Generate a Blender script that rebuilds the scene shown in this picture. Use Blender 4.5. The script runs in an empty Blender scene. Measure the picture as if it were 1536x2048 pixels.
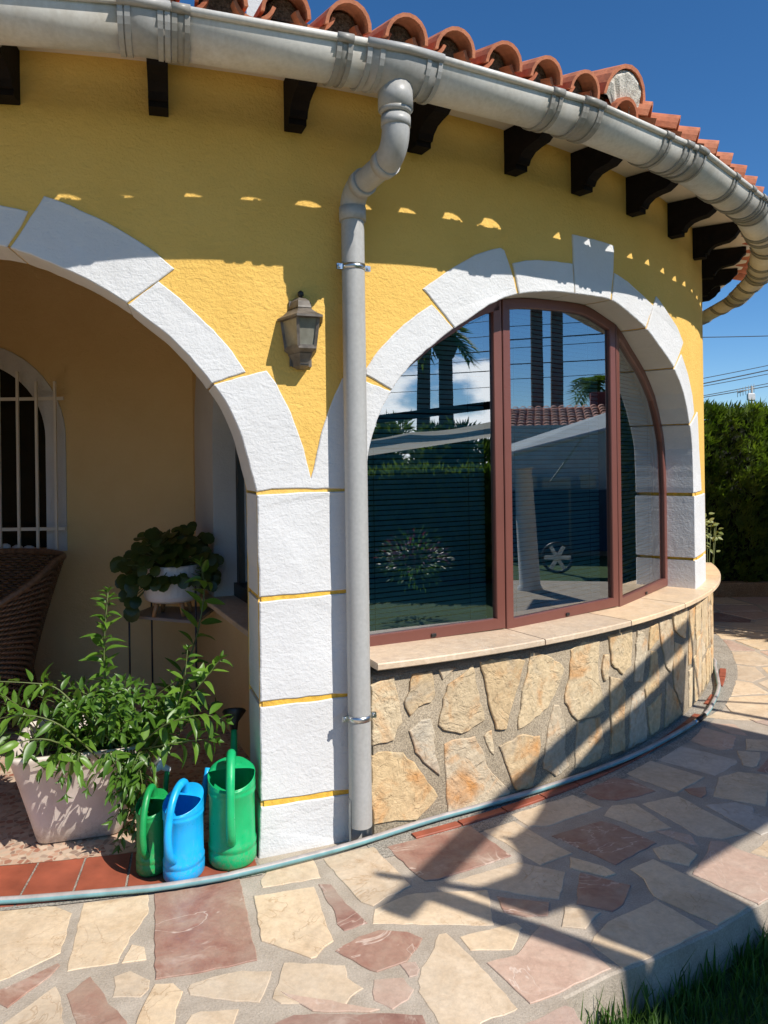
import bpy, bmesh, math, random
from mathutils import Vector, Matrix
random.seed(7)
S = bpy.context.scene
COL = S.collection
rad = math.radians
# ------------------------------------------------------------------ camera
CAMZ, F, HOR, ROLL = 1.55, 1539.0, 925.0, -0.0135
cd = bpy.data.cameras.new('camera'); cam = bpy.data.objects.new('camera', cd); COL.objects.link(cam)
cr, sr = math.cos(ROLL), math.sin(ROLL)
cx_, cy_, cz_ = Vector((cr, 0, sr)), Vector((-sr, 0, cr)), Vector((0, -1, 0))
M = Matrix.Identity(4)
for i in range(3):
    M[i][0], M[i][1], M[i][2] = cx_[i], cy_[i], cz_[i]
M[0][3], M[1][3], M[2][3] = 0, 0, CAMZ
cam.matrix_world = M
cd.sensor_fit = 'VERTICAL'; cd.sensor_height = 36; cd.lens = F / 2048 * 36
cd.shift_y = (HOR - 1024) / 2048
cd.clip_start = 0.05; cd.clip_end = 3000
S.camera = cam
# ------------------------------------------------------------------ sun and sky
SAZ, SEL = rad(51.5), rad(45.5)
SUN = Vector((math.sin(SAZ) * math.cos(SEL), -math.cos(SAZ) * math.cos(SEL), math.sin(SEL)))
sl = bpy.data.lights.new('sun', 'SUN'); so = bpy.data.objects.new('sun', sl); COL.objects.link(so)
sl.energy = 4.9; sl.angle = rad(0.42); sl.color = (1.0, 0.95, 0.87)
so.rotation_euler = SUN.to_track_quat('Z', 'Y').to_euler(); so.location = SUN * 30
w = bpy.data.worlds.new('World'); S.world = w; w.use_nodes = True
nt = w.node_tree; N = nt.nodes; L = nt.links; N.clear()
out = N.new('ShaderNodeOutputWorld'); bg = N.new('ShaderNodeBackground'); sky = N.new('ShaderNodeTexSky')
sky.sky_type = 'NISHITA'; sky.sun_disc = False; sky.sun_elevation = SEL; sky.sun_rotation = math.atan2(SUN.x, SUN.y)
sky.altitude = 400; sky.air_density = 0.85; sky.dust_density = 0.05; sky.ozone_density = 5.0
bg.inputs['Strength'].default_value = 0.112
# a bank of fair-weather cumulus low over the gardens to the south
tc = N.new('ShaderNodeTexCoord'); mp = N.new('ShaderNodeMapping'); mp.inputs['Scale'].default_value = (1, 1, 1.9)
L.new(tc.outputs['Generated'], mp.inputs['Vector'])
nz = N.new('ShaderNodeTexNoise'); nz.inputs['Scale'].default_value = 7.0; nz.inputs['Detail'].default_value = 8; nz.inputs['Roughness'].default_value = 0.55
L.new(mp.outputs['Vector'], nz.inputs['Vector'])
sx = N.new('ShaderNodeSeparateXYZ'); L.new(tc.outputs['Generated'], sx.inputs['Vector'])
dt = N.new('ShaderNodeVectorMath'); dt.operation = 'DOT_PRODUCT'
dt.inputs[1].default_value = Vector((0.88, -0.47, 0.05)).normalized(); L.new(tc.outputs['Generated'], dt.inputs[0])
mr = N.new('ShaderNodeMapRange'); mr.inputs['From Min'].default_value = 0.90; mr.inputs['From Max'].default_value = 0.985; L.new(dt.outputs['Value'], mr.inputs['Value'])
mz = N.new('ShaderNodeMapRange'); mz.inputs['From Min'].default_value = 0.19; mz.inputs['From Max'].default_value = 0.09; L.new(sx.outputs['Z'], mz.inputs['Value'])
mu = N.new('ShaderNodeMath'); mu.operation = 'MULTIPLY'; L.new(mr.outputs['Result'], mu.inputs[0]); L.new(mz.outputs['Result'], mu.inputs[1])
ad = N.new('ShaderNodeMath'); ad.operation = 'MULTIPLY_ADD'; ad.inputs[1].default_value = 0.42; L.new(mu.outputs[0], ad.inputs[0]); L.new(nz.outputs['Fac'], ad.inputs[2])
cm = N.new('ShaderNodeMapRange'); cm.interpolation_type = 'SMOOTHSTEP'
cm.inputs['From Min'].default_value = 0.78; cm.inputs['From Max'].default_value = 0.92; L.new(ad.outputs[0], cm.inputs['Value'])
gm = N.new('ShaderNodeHueSaturation'); gm.inputs['Saturation'].default_value = 1.2; L.new(sky.outputs['Color'], gm.inputs['Color'])
mx = N.new('ShaderNodeMix'); mx.data_type = 'RGBA'; L.new(cm.outputs['Result'], mx.inputs['Factor'])
L.new(gm.outputs['Color'], mx.inputs['A']); mx.inputs['B'].default_value = (17.0, 17.0, 17.3, 1)
L.new(mx.outputs['Result'], bg.inputs['Color']); L.new(bg.outputs['Background'], out.inputs['Surface'])
vs = S.view_settings
vs.view_transform = 'Standard'; vs.look = 'None'; vs.gamma = 1; vs.exposure = 0.26; vs.use_curve_mapping = False
try:
    S.cycles.max_bounces = 8; S.cycles.transparent_max_bounces = 16; S.cycles.use_denoising = True
    S.cycles.sample_clamp_indirect = 6; S.cycles.caustics_reflective = False; S.cycles.caustics_refractive = False
except Exception:
    pass
# ------------------------------------------------------------------ the surveyed outlines (degrees round the wall / metres)
PLINTH = [[[24.49,0.632],[25.01,0.648],[25.77,0.665],[25.83,0.598],[26.01,0.513],[26.14,0.458],[25.88,0.439],[25.69,0.393],[24.53,0.385],[24.49,0.505]],[[26.76,0.667],[27.85,0.668],[27.94,0.622],[28.03,0.546],[27.76,0.521],[27.07,0.51],[26.6,0.479],[26.31,0.522],[26.28,0.546],[26.56,0.584],[26.66,0.629]],[[28.31,0.667],[28.82,0.661],[29.28,0.653],[28.81,0.626],[28.48,0.608],[28.36,0.641]],[[30.34,0.65],[30.6,0.544],[30.76,0.483],[31.05,0.396],[30.39,0.377],[29.56,0.361],[28.51,0.39],[28.18,0.419],[28.46,0.497],[28.77,0.583],[29.54,0.611]],[[30.83,0.663],[32.34,0.661],[33.89,0.623],[33.43,0.523],[32.9,0.435],[32.5,0.334],[31.78,0.341],[31.47,0.433],[31.17,0.536]],[[27.18,0.454],[27.72,0.451],[27.9,0.416],[28.0,0.292],[28.24,0.198],[27.58,0.252],[26.85,0.32],[26.68,0.383],[26.55,0.415]],[[24.52,0.34],[24.84,0.353],[26.19,0.328],[26.78,0.279],[27.57,0.182],[28.1,0.113],[27.55,0.07],[26.86,0.034],[25.37,0.055],[24.59,0.058],[24.46,0.144]],[[28.55,0.33],[29.56,0.337],[30.47,0.334],[30.86,0.271],[31.21,0.187],[31.85,0.12],[32.67,0.043],[32.58,0.015],[30.6,0.018],[29.5,0.026],[28.67,0.029],[28.66,0.162],[28.58,0.282]],[[31.24,0.341],[31.53,0.341],[31.7,0.271],[31.69,0.227],[31.43,0.246],[31.19,0.29],[31.05,0.322]],[[32.03,0.258],[32.96,0.273],[33.71,0.286],[34.96,0.254],[35.08,0.209],[34.68,0.114],[34.32,0.031],[33.18,0.034],[32.74,0.112],[32.36,0.19]],[[34.36,0.657],[35.3,0.632],[36.59,0.58],[37.04,0.539],[36.57,0.472],[36.13,0.429],[35.6,0.377],[34.59,0.345],[33.34,0.313],[33.6,0.434],[33.7,0.486],[34.1,0.564]],[[37.6,0.625],[38.77,0.647],[40.34,0.629],[40.12,0.531],[40.22,0.424],[40.53,0.34],[40.71,0.277],[39.54,0.264],[38.09,0.269],[37.64,0.303],[37.04,0.377],[37.05,0.414],[37.52,0.519]],[[40.72,0.554],[41.19,0.55],[41.02,0.424],[40.68,0.423],[40.47,0.486]],[[41.22,0.646],[43.98,0.639],[43.78,0.514],[43.76,0.452],[42.74,0.421],[41.52,0.495],[41.47,0.55]],[[44.55,0.63],[45.32,0.605],[45.85,0.559],[45.63,0.455],[45.23,0.342],[44.13,0.355],[44.35,0.518]],[[46.43,0.621],[47.52,0.628],[47.59,0.532],[46.1,0.497],[46.12,0.533]],[[47.73,0.632],[49.4,0.623],[50.16,0.529],[50.21,0.407],[49.62,0.311],[48.82,0.356],[48.1,0.487]],[[50.01,0.63],[53.12,0.636],[52.7,0.457],[51.53,0.492],[50.35,0.549]],[[46.48,0.484],[47.36,0.473],[47.73,0.347],[47.59,0.262],[45.65,0.242],[45.48,0.295],[46.25,0.374]],[[50.31,0.473],[51.93,0.438],[52.29,0.26],[51.91,0.096],[51.47,0.09],[50.19,0.209],[50.01,0.365]],[[36.12,0.383],[36.54,0.373],[36.86,0.317],[37.0,0.221],[36.98,0.121],[37.3,0.064],[36.15,0.037],[35.18,0.097],[35.4,0.19],[35.74,0.307]],[[38.08,0.257],[40.24,0.25],[40.66,0.113],[40.25,0.037],[38.62,0.029],[37.8,0.041],[37.95,0.189]],[[41.3,0.436],[42.73,0.387],[43.02,0.335],[42.83,0.216],[42.77,0.013],[41.19,0.039],[41.37,0.191],[41.27,0.333]],[[43.87,0.291],[44.79,0.301],[45.3,0.277],[45.45,0.197],[45.68,0.071],[45.57,0.01],[43.38,0.012],[43.5,0.147]],[[45.81,0.189],[48.1,0.222],[47.5,0.03],[47.29,0.002],[46.22,0.024],[45.97,0.115]],[[48.79,0.282],[50.31,0.177],[51.86,0.004],[51.7,-0.016],[48.34,-0.004],[48.61,0.13]],[[53.96,0.607],[55.4,0.614],[54.96,0.456],[54.06,0.275],[53.48,0.279],[53.64,0.464]],[[55.75,0.609],[56.7,0.61],[57.13,0.378],[55.94,0.364],[55.41,0.476]],[[57.33,0.615],[59.53,0.606],[59.32,0.354],[59.16,0.313],[58.0,0.348],[57.69,0.525]],[[54.85,0.294],[57.53,0.335],[57.08,0.054],[55.85,-0.023],[54.65,-0.022]],[[53.51,0.245],[54.67,0.257],[54.18,-0.018],[53.46,0.005]]]
PAVE = [["c",[-1.391,2.69],[-1.293,2.715],[-1.177,2.712],[-1.104,2.668],[-1.073,2.549],[-1.053,2.454],[-1.159,2.335],[-1.197,2.31]],["c",[-1.088,2.73],[-0.872,2.779],[-0.838,2.662],[-0.842,2.609],[-0.856,2.531],[-0.851,2.399],[-0.994,2.362],[-1.041,2.535]],["c",[-0.838,2.489],[-0.791,2.475],[-0.765,2.41],[-0.837,2.396]],["r",[-0.852,2.782],[-0.704,2.82],[-0.559,2.877],[-0.486,2.629],[-0.417,2.401],[-0.568,2.352],[-0.711,2.318]],["r",[-1.159,2.281],[-1.037,2.403],[-1.026,2.39],[-1.035,2.342],[-1.1,2.206],[-1.132,2.225],[-1.168,2.253]],["c",[-1.0,2.297],[-0.984,2.277],[-0.912,2.141],[-0.893,2.104],[-1.094,2.108],[-1.078,2.147],[-1.037,2.224]],["r",[-0.915,2.339],[-0.894,2.316],[-0.842,2.258],[-0.817,2.219],[-0.781,2.192],[-0.738,2.146],[-0.721,2.101],[-0.854,2.104],[-0.882,2.148],[-0.954,2.26]],["c",[-0.842,2.335],[-0.8,2.361],[-0.727,2.318],[-0.718,2.278],[-0.73,2.242],[-0.814,2.244],[-0.821,2.291]],["c",[-0.705,2.297],[-0.651,2.299],[-0.613,2.264],[-0.611,2.237],[-0.613,2.189],[-0.603,2.138],[-0.607,2.099],[-0.71,2.101],[-0.712,2.16]],["c",[-0.466,2.925],[-0.299,3.012],[-0.257,2.874],[-0.466,2.813],[-0.482,2.866]],["c",[-0.488,2.759],[-0.278,2.813],[-0.245,2.7],[-0.219,2.608],[-0.185,2.494],[-0.212,2.461],[-0.233,2.413],[-0.249,2.408],[-0.275,2.423],[-0.315,2.446],[-0.418,2.499],[-0.444,2.591]],["r",[-0.263,2.83],[-0.217,2.829],[-0.154,2.706],[-0.076,2.59],[-0.152,2.548],[-0.178,2.585],[-0.192,2.66],[-0.23,2.74]],["c",[-0.258,3.011],[-0.157,3.07],[-0.061,3.103],[-0.023,3.02],[0.078,2.814],[0.037,2.773],[-0.008,2.748],[-0.059,2.687],[-0.102,2.713],[-0.186,2.868]],["c",[-0.054,2.667],[0.033,2.737],[0.094,2.764],[0.353,2.779],[0.347,2.568],[0.143,2.576],[-0.06,2.585]],["r",[-0.177,2.444],[-0.106,2.513],[-0.038,2.549],[0.058,2.536],[0.104,2.501],[0.089,2.457],[0.05,2.387],[-0.042,2.34],[-0.062,2.347]],["c",[-0.332,2.39],[-0.141,2.373],[-0.131,2.316],[-0.082,2.269],[-0.119,2.231],[-0.132,2.194],[-0.316,2.208],[-0.344,2.23]],["c",[-0.6,2.297],[-0.537,2.33],[-0.455,2.355],[-0.363,2.35],[-0.369,2.286],[-0.38,2.212],[-0.449,2.221],[-0.588,2.249],[-0.602,2.274]],["c",[-0.563,2.166],[-0.541,2.179],[-0.434,2.187],[-0.436,2.132],[-0.434,2.104],[-0.574,2.107]],["r",[-0.36,2.104],[-0.274,2.161],[-0.219,2.165],[-0.091,2.16],[-0.004,2.163],[0.051,2.156],[0.087,2.155],[0.098,2.096]],["k",[-0.052,2.305],[0.036,2.312],[0.067,2.26],[0.049,2.219],[0.003,2.178],[-0.051,2.216],[-0.057,2.254]],["r",[-0.01,3.097],[0.347,3.266],[0.479,3.015],[0.179,2.848],[0.131,2.845],[0.095,2.896]],["c",[0.36,3.273],[0.496,3.366],[0.721,3.029],[0.578,2.945],[0.442,3.158]],["c",[0.532,3.365],[0.851,3.559],[0.952,3.428],[0.663,3.253],[0.59,3.261]],["r",[0.67,3.172],[0.909,3.296],[0.95,3.27],[1.077,3.101],[0.865,2.937]],["c",[0.999,3.442],[1.108,3.461],[1.187,3.226],[1.07,3.191],[1.007,3.28],[0.936,3.348]],["r",[0.899,3.586],[1.1,3.75],[1.179,3.708],[1.244,3.586],[1.164,3.54],[1.034,3.492],[0.963,3.504]],["c",[0.241,2.844],[0.498,2.969],[0.663,2.892],[0.657,2.875],[0.596,2.712],[0.53,2.726],[0.354,2.788]],["r",[0.38,2.737],[0.561,2.696],[0.535,2.616],[0.459,2.61],[0.39,2.638]],["c",[0.225,2.507],[0.423,2.581],[0.439,2.552],[0.414,2.503],[0.386,2.437],[0.254,2.437]],["c",[0.157,2.523],[0.183,2.529],[0.251,2.414],[0.357,2.176],[0.348,2.166],[0.247,2.123],[0.233,2.094],[0.141,2.095],[0.08,2.251],[0.085,2.268],[0.08,2.296],[0.093,2.355],[0.125,2.417]],["k",[0.295,2.376],[0.393,2.411],[0.445,2.488],[0.509,2.573],[0.529,2.55],[0.621,2.458],[0.67,2.341],[0.51,2.251],[0.458,2.22],[0.395,2.193]],["c",[0.934,2.703],[1.042,2.526],[0.81,2.393],[0.704,2.341],[0.639,2.459],[0.661,2.498],[0.73,2.578]],["c",[1.019,2.976],[1.25,2.66],[1.085,2.55],[0.934,2.725],[0.936,2.836],[0.909,2.906]],["k",[1.126,2.865],[1.243,3.013],[1.302,3.113],[1.362,3.1],[1.379,3.048],[1.458,2.964],[1.52,2.911],[1.453,2.785],[1.278,2.669]],["c",[1.047,3.057],[1.099,3.084],[1.171,3.093],[1.205,3.008],[1.139,2.925],[1.047,2.97]],["c",[0.704,3.0],[0.816,2.929],[0.847,2.877],[0.803,2.854],[0.685,2.922]],["r",[0.716,2.886],[0.878,2.795],[0.813,2.675],[0.761,2.634],[0.65,2.683]],["c",[0.604,2.667],[0.719,2.631],[0.66,2.564],[0.643,2.537],[0.568,2.554]],["c",[1.416,3.019],[1.535,3.118],[1.679,3.211],[1.53,2.931],[1.466,2.98]],["c",[1.137,3.46],[1.33,3.534],[1.484,3.175],[1.355,3.128],[1.268,3.153],[1.233,3.249]],["g",[1.415,3.435],[1.555,3.458],[1.614,3.407],[1.591,3.35],[1.632,3.312],[1.667,3.276],[1.637,3.218],[1.524,3.155],[1.46,3.302]],["c",[1.171,3.787],[1.345,3.947],[1.535,3.735],[1.336,3.563]],["g",[1.372,3.975],[1.57,4.152],[1.676,4.055],[1.788,3.946],[1.777,3.911],[1.658,3.804],[1.593,3.753]],["c",[1.603,3.733],[1.724,3.795],[1.853,3.751],[1.767,3.579],[1.672,3.416],[1.486,3.523]],["k",[1.659,4.214],[1.813,4.425],[1.937,4.271],[1.83,4.088],[1.76,4.075],[1.703,4.132]],["c",[1.972,4.236],[2.085,4.215],[2.136,4.196],[2.056,4.041],[1.898,4.077]],["c",[1.845,4.064],[1.956,4.037],[1.926,3.971],[1.847,3.859],[1.824,3.846],[1.789,3.875]],["r",[1.821,3.805],[1.962,3.969],[2.055,3.996],[1.92,3.736]],["c",[1.898,4.593],[2.035,4.718],[2.15,4.662],[2.137,4.525]],["k",[2.104,4.768],[2.281,4.607],[2.346,4.555],[2.246,4.363],[2.155,4.495]],["k",[1.874,4.497],[2.017,4.473],[2.005,4.285],[1.93,4.323]],["k",[1.106,3.204],[1.169,3.203],[1.24,3.163],[1.235,3.073],[1.199,3.092]],["r",[1.385,3.603],[1.496,3.623],[1.464,3.541],[1.427,3.507],[1.397,3.543]],["k",[0.291,2.069],[0.436,2.152],[0.493,2.185],[0.516,2.172],[0.529,2.065]],["k",[-0.326,2.257],[-0.206,2.223],[-0.032,2.179],[-0.06,2.168],[-0.223,2.175]],["k",[0.026,2.375],[0.078,2.386],[0.089,2.349],[0.079,2.32],[0.056,2.314]]]
KERB = [[1.779,2.972],[1.324,2.695],[1.251,2.652],[1.078,2.531],[0.809,2.381],[0.698,2.333],[0.662,2.316],[0.503,2.219],[0.531,2.114],[0.556,1.922]]
HOSE = [[-1.712,2.689],[-1.374,2.711],[-1.205,2.729],[-0.951,2.764],[-0.814,2.787],[-0.627,2.842],[-0.558,2.872],[-0.417,2.936],[-0.156,3.07],[0.182,3.28],[0.432,3.415],[0.691,3.562],[1.013,3.77],[1.381,4.061],[1.84,4.517],[2.045,4.823],[2.193,5.092],[2.274,5.287],[2.401,5.628],[2.484,5.867]]
LEFT_IN = [[19.21,1.429],[19.21,1.443],[19.08,1.488],[18.94,1.533],[18.77,1.593],[18.6,1.65],[18.3,1.716],[17.97,1.777],[17.64,1.824],[17.34,1.859],[16.77,1.92],[16.28,1.969],[15.71,2.02],[15.16,2.063],[14.4,2.112],[13.7,2.157],[12.91,2.204],[12.18,2.24],[11.39,2.273],[10.6,2.302],[9.76,2.332],[8.91,2.355],[7.32,2.385]]
RIGHT_IN = [[24.57,1.416],[24.57,1.443],[24.61,1.52],[24.71,1.585],[24.87,1.64],[25.07,1.693],[25.29,1.743],[25.58,1.792],[26.02,1.854],[26.3,1.888],[26.61,1.921],[27.05,1.961],[27.51,1.998],[28.04,2.037],[28.61,2.07],[29.14,2.106],[29.73,2.141],[30.92,2.2],[32.06,2.263],[33.25,2.309],[34.17,2.333],[35.29,2.352],[36.4,2.367],[37.57,2.376],[38.89,2.383],[40.6,2.391],[41.6,2.394],[42.66,2.393],[43.72,2.376],[44.71,2.352],[46.26,2.313],[47.31,2.285],[48.34,2.247],[49.42,2.205],[50.84,2.156],[52.3,2.097],[53.58,2.029],[54.68,1.959],[55.58,1.87],[56.4,1.768],[56.95,1.685],[57.21,1.611],[57.34,1.464],[57.41,1.32]]
VL = [[[7.34,2.533],[8.54,2.509],[9.61,2.491],[9.33,2.438],[9.02,2.397],[8.75,2.36],[7.32,2.385]],[[10.3,2.549],[11.36,2.519],[12.43,2.479],[13.4,2.438],[14.25,2.395],[14.97,2.353],[15.66,2.302],[14.63,2.232],[13.63,2.166],[12.91,2.204],[12.18,2.24],[11.39,2.273],[10.6,2.302],[9.76,2.332],[8.91,2.355],[9.53,2.439]],[[14.98,2.25],[15.9,2.189],[16.76,2.12],[17.33,2.074],[17.76,2.032],[18.18,1.991],[18.76,1.913],[17.99,1.891],[17.23,1.867],[16.77,1.92],[16.28,1.969],[15.71,2.02],[15.16,2.063],[14.4,2.112],[13.71,2.157]],[[19.74,1.92],[20.19,1.868],[20.52,1.812],[20.85,1.754],[21.17,1.681],[21.45,1.608],[21.78,1.487],[21.95,1.529],[22.32,1.665],[22.52,1.718],[22.73,1.766],[23.07,1.833],[23.44,1.898],[24.1,1.92],[24.65,1.888],[26.02,1.85],[25.58,1.792],[25.29,1.743],[25.07,1.693],[24.87,1.64],[24.71,1.585],[24.61,1.52],[24.57,1.443],[23.51,1.444],[21.23,1.451],[19.93,1.451],[19.21,1.443],[19.08,1.488],[18.94,1.533],[18.77,1.593],[18.6,1.65],[18.3,1.716],[17.97,1.777],[17.64,1.824],[17.34,1.859],[18.5,1.892]]]
VR = [[[24.67,1.94],[25.09,1.992],[25.56,2.039],[26.17,2.091],[26.79,2.139],[27.6,2.19],[28.41,2.235],[29.06,2.189],[29.7,2.14],[29.14,2.106],[28.61,2.07],[28.04,2.037],[27.51,1.998],[27.05,1.961],[26.61,1.921],[26.3,1.888],[26.06,1.859],[25.37,1.888],[24.66,1.917]],[[27.92,2.3],[28.73,2.348],[29.53,2.395],[30.36,2.438],[31.21,2.481],[32.06,2.509],[32.94,2.533],[33.21,2.525],[33.47,2.481],[33.71,2.434],[33.92,2.389],[34.11,2.332],[33.25,2.309],[32.06,2.263],[30.92,2.2],[29.82,2.143],[29.16,2.2],[28.5,2.254]],[[33.81,2.471],[34.78,2.494],[35.84,2.51],[37.26,2.521],[38.74,2.528],[38.79,2.457],[38.86,2.383],[37.57,2.376],[36.4,2.367],[35.29,2.352],[34.27,2.334],[34.04,2.404]],[[38.8,2.676],[40.89,2.684],[43.1,2.683],[42.96,2.536],[42.77,2.463],[42.6,2.393],[41.6,2.394],[40.6,2.391],[38.98,2.383],[38.86,2.531]],[[43.14,2.539],[44.76,2.515],[46.74,2.469],[48.49,2.427],[47.73,2.355],[47.2,2.291],[46.26,2.313],[44.71,2.352],[43.72,2.376],[42.81,2.392],[43.0,2.463]],[[49.03,2.488],[50.01,2.457],[51.16,2.418],[53.02,2.362],[54.66,2.277],[54.06,2.231],[53.16,2.167],[52.25,2.103],[50.84,2.156],[49.42,2.205],[48.34,2.247],[47.39,2.282],[48.14,2.379]],[[54.2,2.198],[56.04,2.085],[57.48,1.957],[58.04,1.846],[57.23,1.809],[56.32,1.775],[55.58,1.87],[54.68,1.959],[53.58,2.029],[52.41,2.092]],[[59.58,1.862],[60.09,1.613],[60.77,1.469],[61.24,1.326],[57.42,1.325],[57.34,1.464],[57.21,1.611],[56.95,1.685],[56.48,1.762]]]
PQ = [[[19.22,1.429],[21.23,1.435],[24.57,1.43],[24.58,1.187],[24.61,1.029],[22.62,1.029],[19.26,1.027]],[[19.25,1.006],[22.62,1.015],[24.63,1.02],[24.64,0.596],[22.7,0.61],[19.24,0.614]],[[19.23,0.592],[22.7,0.591],[24.66,0.591],[24.68,0.2],[22.68,0.215],[19.2,0.223]],[[19.2,0.199],[22.68,0.194],[24.7,0.187],[24.72,0.003],[22.65,0.0],[19.03,0.017]]]
RQ = [[[57.4,1.302],[61.21,1.303],[61.17,0.894],[57.72,0.9]],[[57.74,0.88],[61.14,0.873],[61.27,0.662],[57.78,0.663]]]

# ------------------------------------------------------------------ helpers
A0, B0, R = -2.1187, 7.6707, 4.9045        # centre and radius of the round house wall

def cyl(phi, r, z):
    t = rad(phi)
    return Vector((A0 + r * math.sin(t), B0 - r * math.cos(t), z))

def at(x, y, Y):
    """the point of the photograph's sight line (x, y) that lies Y metres in front"""
    d = cx_ * ((x - 768) / F) - cy_ * ((y - HOR) / F) - cz_
    return Vector((0, 0, CAMZ)) + d * (Y / d.y)

def link(name, me, parent=None, world=True):
    o = bpy.data.objects.new(name, me); COL.objects.link(o)
    if parent is not None:
        o.parent = parent
        if world:
            o.matrix_parent_inverse = Matrix.Translation(-Vector(LOC.get(parent.name, (0, 0, 0))))
    return o

LOC = {}
def thing(name, label, cat, loc=(0, 0, 0), group=None, rz=0.0):
    o = bpy.data.objects.new(name, None); COL.objects.link(o)
    o.empty_display_size = 0.1; o.location = loc; o.rotation_euler = (0, 0, rz)
    LOC[o.name] = tuple(loc)
    o['label'] = label; o['category'] = cat
    if group: o['group'] = group
    return o

def tag(o, label, cat, group=None):
    o['label'] = label; o['category'] = cat
    if group: o['group'] = group
    return o

def structure(o): o['kind'] = 'structure'; return o
def stuff(o): o['kind'] = 'stuff'; return o

class MB:
    """collects vertices and faces of one mesh"""
    def __init__(s): s.v = []; s.f = []; s.m = []; s.sm = []
    def add(s, vs, fs, mi=0, smooth=False):
        n = len(s.v); s.v += [tuple(v) for v in vs]
        for f in fs:
            s.f.append(tuple(i + n for i in f)); s.m.append(mi); s.sm.append(smooth)
        return s
    def box(s, c, d, rz=0, mi=0, ch=0.0):
        hx, hy, hz = d[0] / 2, d[1] / 2, d[2] / 2; ca, sa = math.cos(rz), math.sin(rz)
        P = lambda x, y, z: (c[0] + x * ca - y * sa, c[1] + x * sa + y * ca, c[2] + z)
        if ch <= 0:
            vs = [P(x, y, z) for z in (-hz, hz) for x, y in ((-hx, -hy), (hx, -hy), (hx, hy), (-hx, hy))]
            return s.add(vs, [(3, 2, 1, 0), (4, 5, 6, 7), (0, 1, 5, 4), (1, 2, 6, 5), (2, 3, 7, 6), (3, 0, 4, 7)], mi)
        vs = []
        for z, k in ((-hz, ch), (-hz + ch, 0), (hz - ch, 0), (hz, ch)):
            vs += [P(x, y, z) for x, y in ((-hx + k, -hy + k), (hx - k, -hy + k), (hx - k, hy - k), (-hx + k, hy - k))]
        fs = [(3, 2, 1, 0), (12, 13, 14, 15)]
        for l in range(3):
            for i in range(4):
                j = (i + 1) % 4; fs.append((l * 4 + i, l * 4 + j, l * 4 + 4 + j, l * 4 + 4 + i))
        return s.add(vs, fs, mi)
    def bar(s, p, q, wx, wy, up=(0, 0, 1), mi=0):
        p, q = Vector(p), Vector(q); d = (q - p).normalized(); u = Vector(up)
        if abs(d.dot(u)) > 0.98: u = Vector((1, 0, 0))
        a = d.cross(u).normalized(); b = a.cross(d).normalized()
        vs = [e + a * (i * wx / 2) + b * (j * wy / 2) for e in (p, q) for i, j in ((-1, -1), (1, -1), (1, 1), (-1, 1))]
        return s.add(vs, [(3, 2, 1, 0), (4, 5, 6, 7), (0, 1, 5, 4), (1, 2, 6, 5), (2, 3, 7, 6), (3, 0, 4, 7)], mi)
    def tube(s, pts, r, n=10, mi=0, cap=True, smooth=True, mis=None):
        pts = [Vector(p) for p in pts]; m = len(pts)
        rs = r if isinstance(r, (list, tuple)) else [r] * m
        prev = None; rings = []
        for i, p in enumerate(pts):
            d = (pts[min(i + 1, m - 1)] - pts[max(i - 1, 0)]).normalized()
            if prev is None:
                u = Vector((0, 0, 1)) if abs(d.z) < 0.9 else Vector((1, 0, 0))
                a = d.cross(u).normalized()
            else:
                a = (prev - d * prev.dot(d)).normalized()
            prev = a; b = d.cross(a)
            rings.append([p + (a * math.cos(2 * math.pi * k / n) + b * math.sin(2 * math.pi * k / n)) * rs[i] for k in range(n)])
        n0 = len(s.v)
        for rg in rings: s.v += [tuple(v) for v in rg]
        for i in range(m - 1):
            for k in range(n):
                k2 = (k + 1) % n
                s.f.append((n0 + i * n + k, n0 + i * n + k2, n0 + (i + 1) * n + k2, n0 + (i + 1) * n + k))
                s.m.append(mis[k % len(mis)] if mis else mi); s.sm.append(smooth)
        if cap:
            s.f.append(tuple(n0 + k for k in reversed(range(n)))); s.m.append(mi); s.sm.append(False)
            s.f.append(tuple(n0 + (m - 1) * n + k for k in range(n))); s.m.append(mi); s.sm.append(False)
        return s
    def loft(s, rings, close=True, mi=0, smooth=True, caps=(False, False)):
        n = len(rings[0]); n0 = len(s.v)
        for rg in rings: s.v += [tuple(v) for v in rg]
        for i in range(len(rings) - 1):
            for k in range(n if close else n - 1):
                k2 = (k + 1) % n
                s.f.append((n0 + i * n + k, n0 + i * n + k2, n0 + (i + 1) * n + k2, n0 + (i + 1) * n + k)); s.m.append(mi); s.sm.append(smooth)
        if caps[0]: s.f.append(tuple(n0 + k for k in reversed(range(n)))); s.m.append(mi); s.sm.append(False)
        if caps[1]: s.f.append(tuple(n0 + (len(rings) - 1) * n + k for k in range(n))); s.m.append(mi); s.sm.append(False)
        return s
    def mesh(s, name, mats, recalc=True):
        me = bpy.data.meshes.new(name); me.from_pydata(s.v, [], s.f)
        for m_ in (mats if isinstance(mats, (list, tuple)) else [mats]): me.materials.append(m_)
        me.polygons.foreach_set('material_index', s.m); me.polygons.foreach_set('use_smooth', s.sm)
        if recalc:
            bm = bmesh.new(); bm.from_mesh(me); bmesh.ops.recalc_face_normals(bm, faces=bm.faces); bm.to_mesh(me); bm.free()
        me.update(); return me
    def build(s, name, mats, parent=None, world=True, recalc=True):
        return link(name, s.mesh(name, mats, recalc), parent, world)

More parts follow.
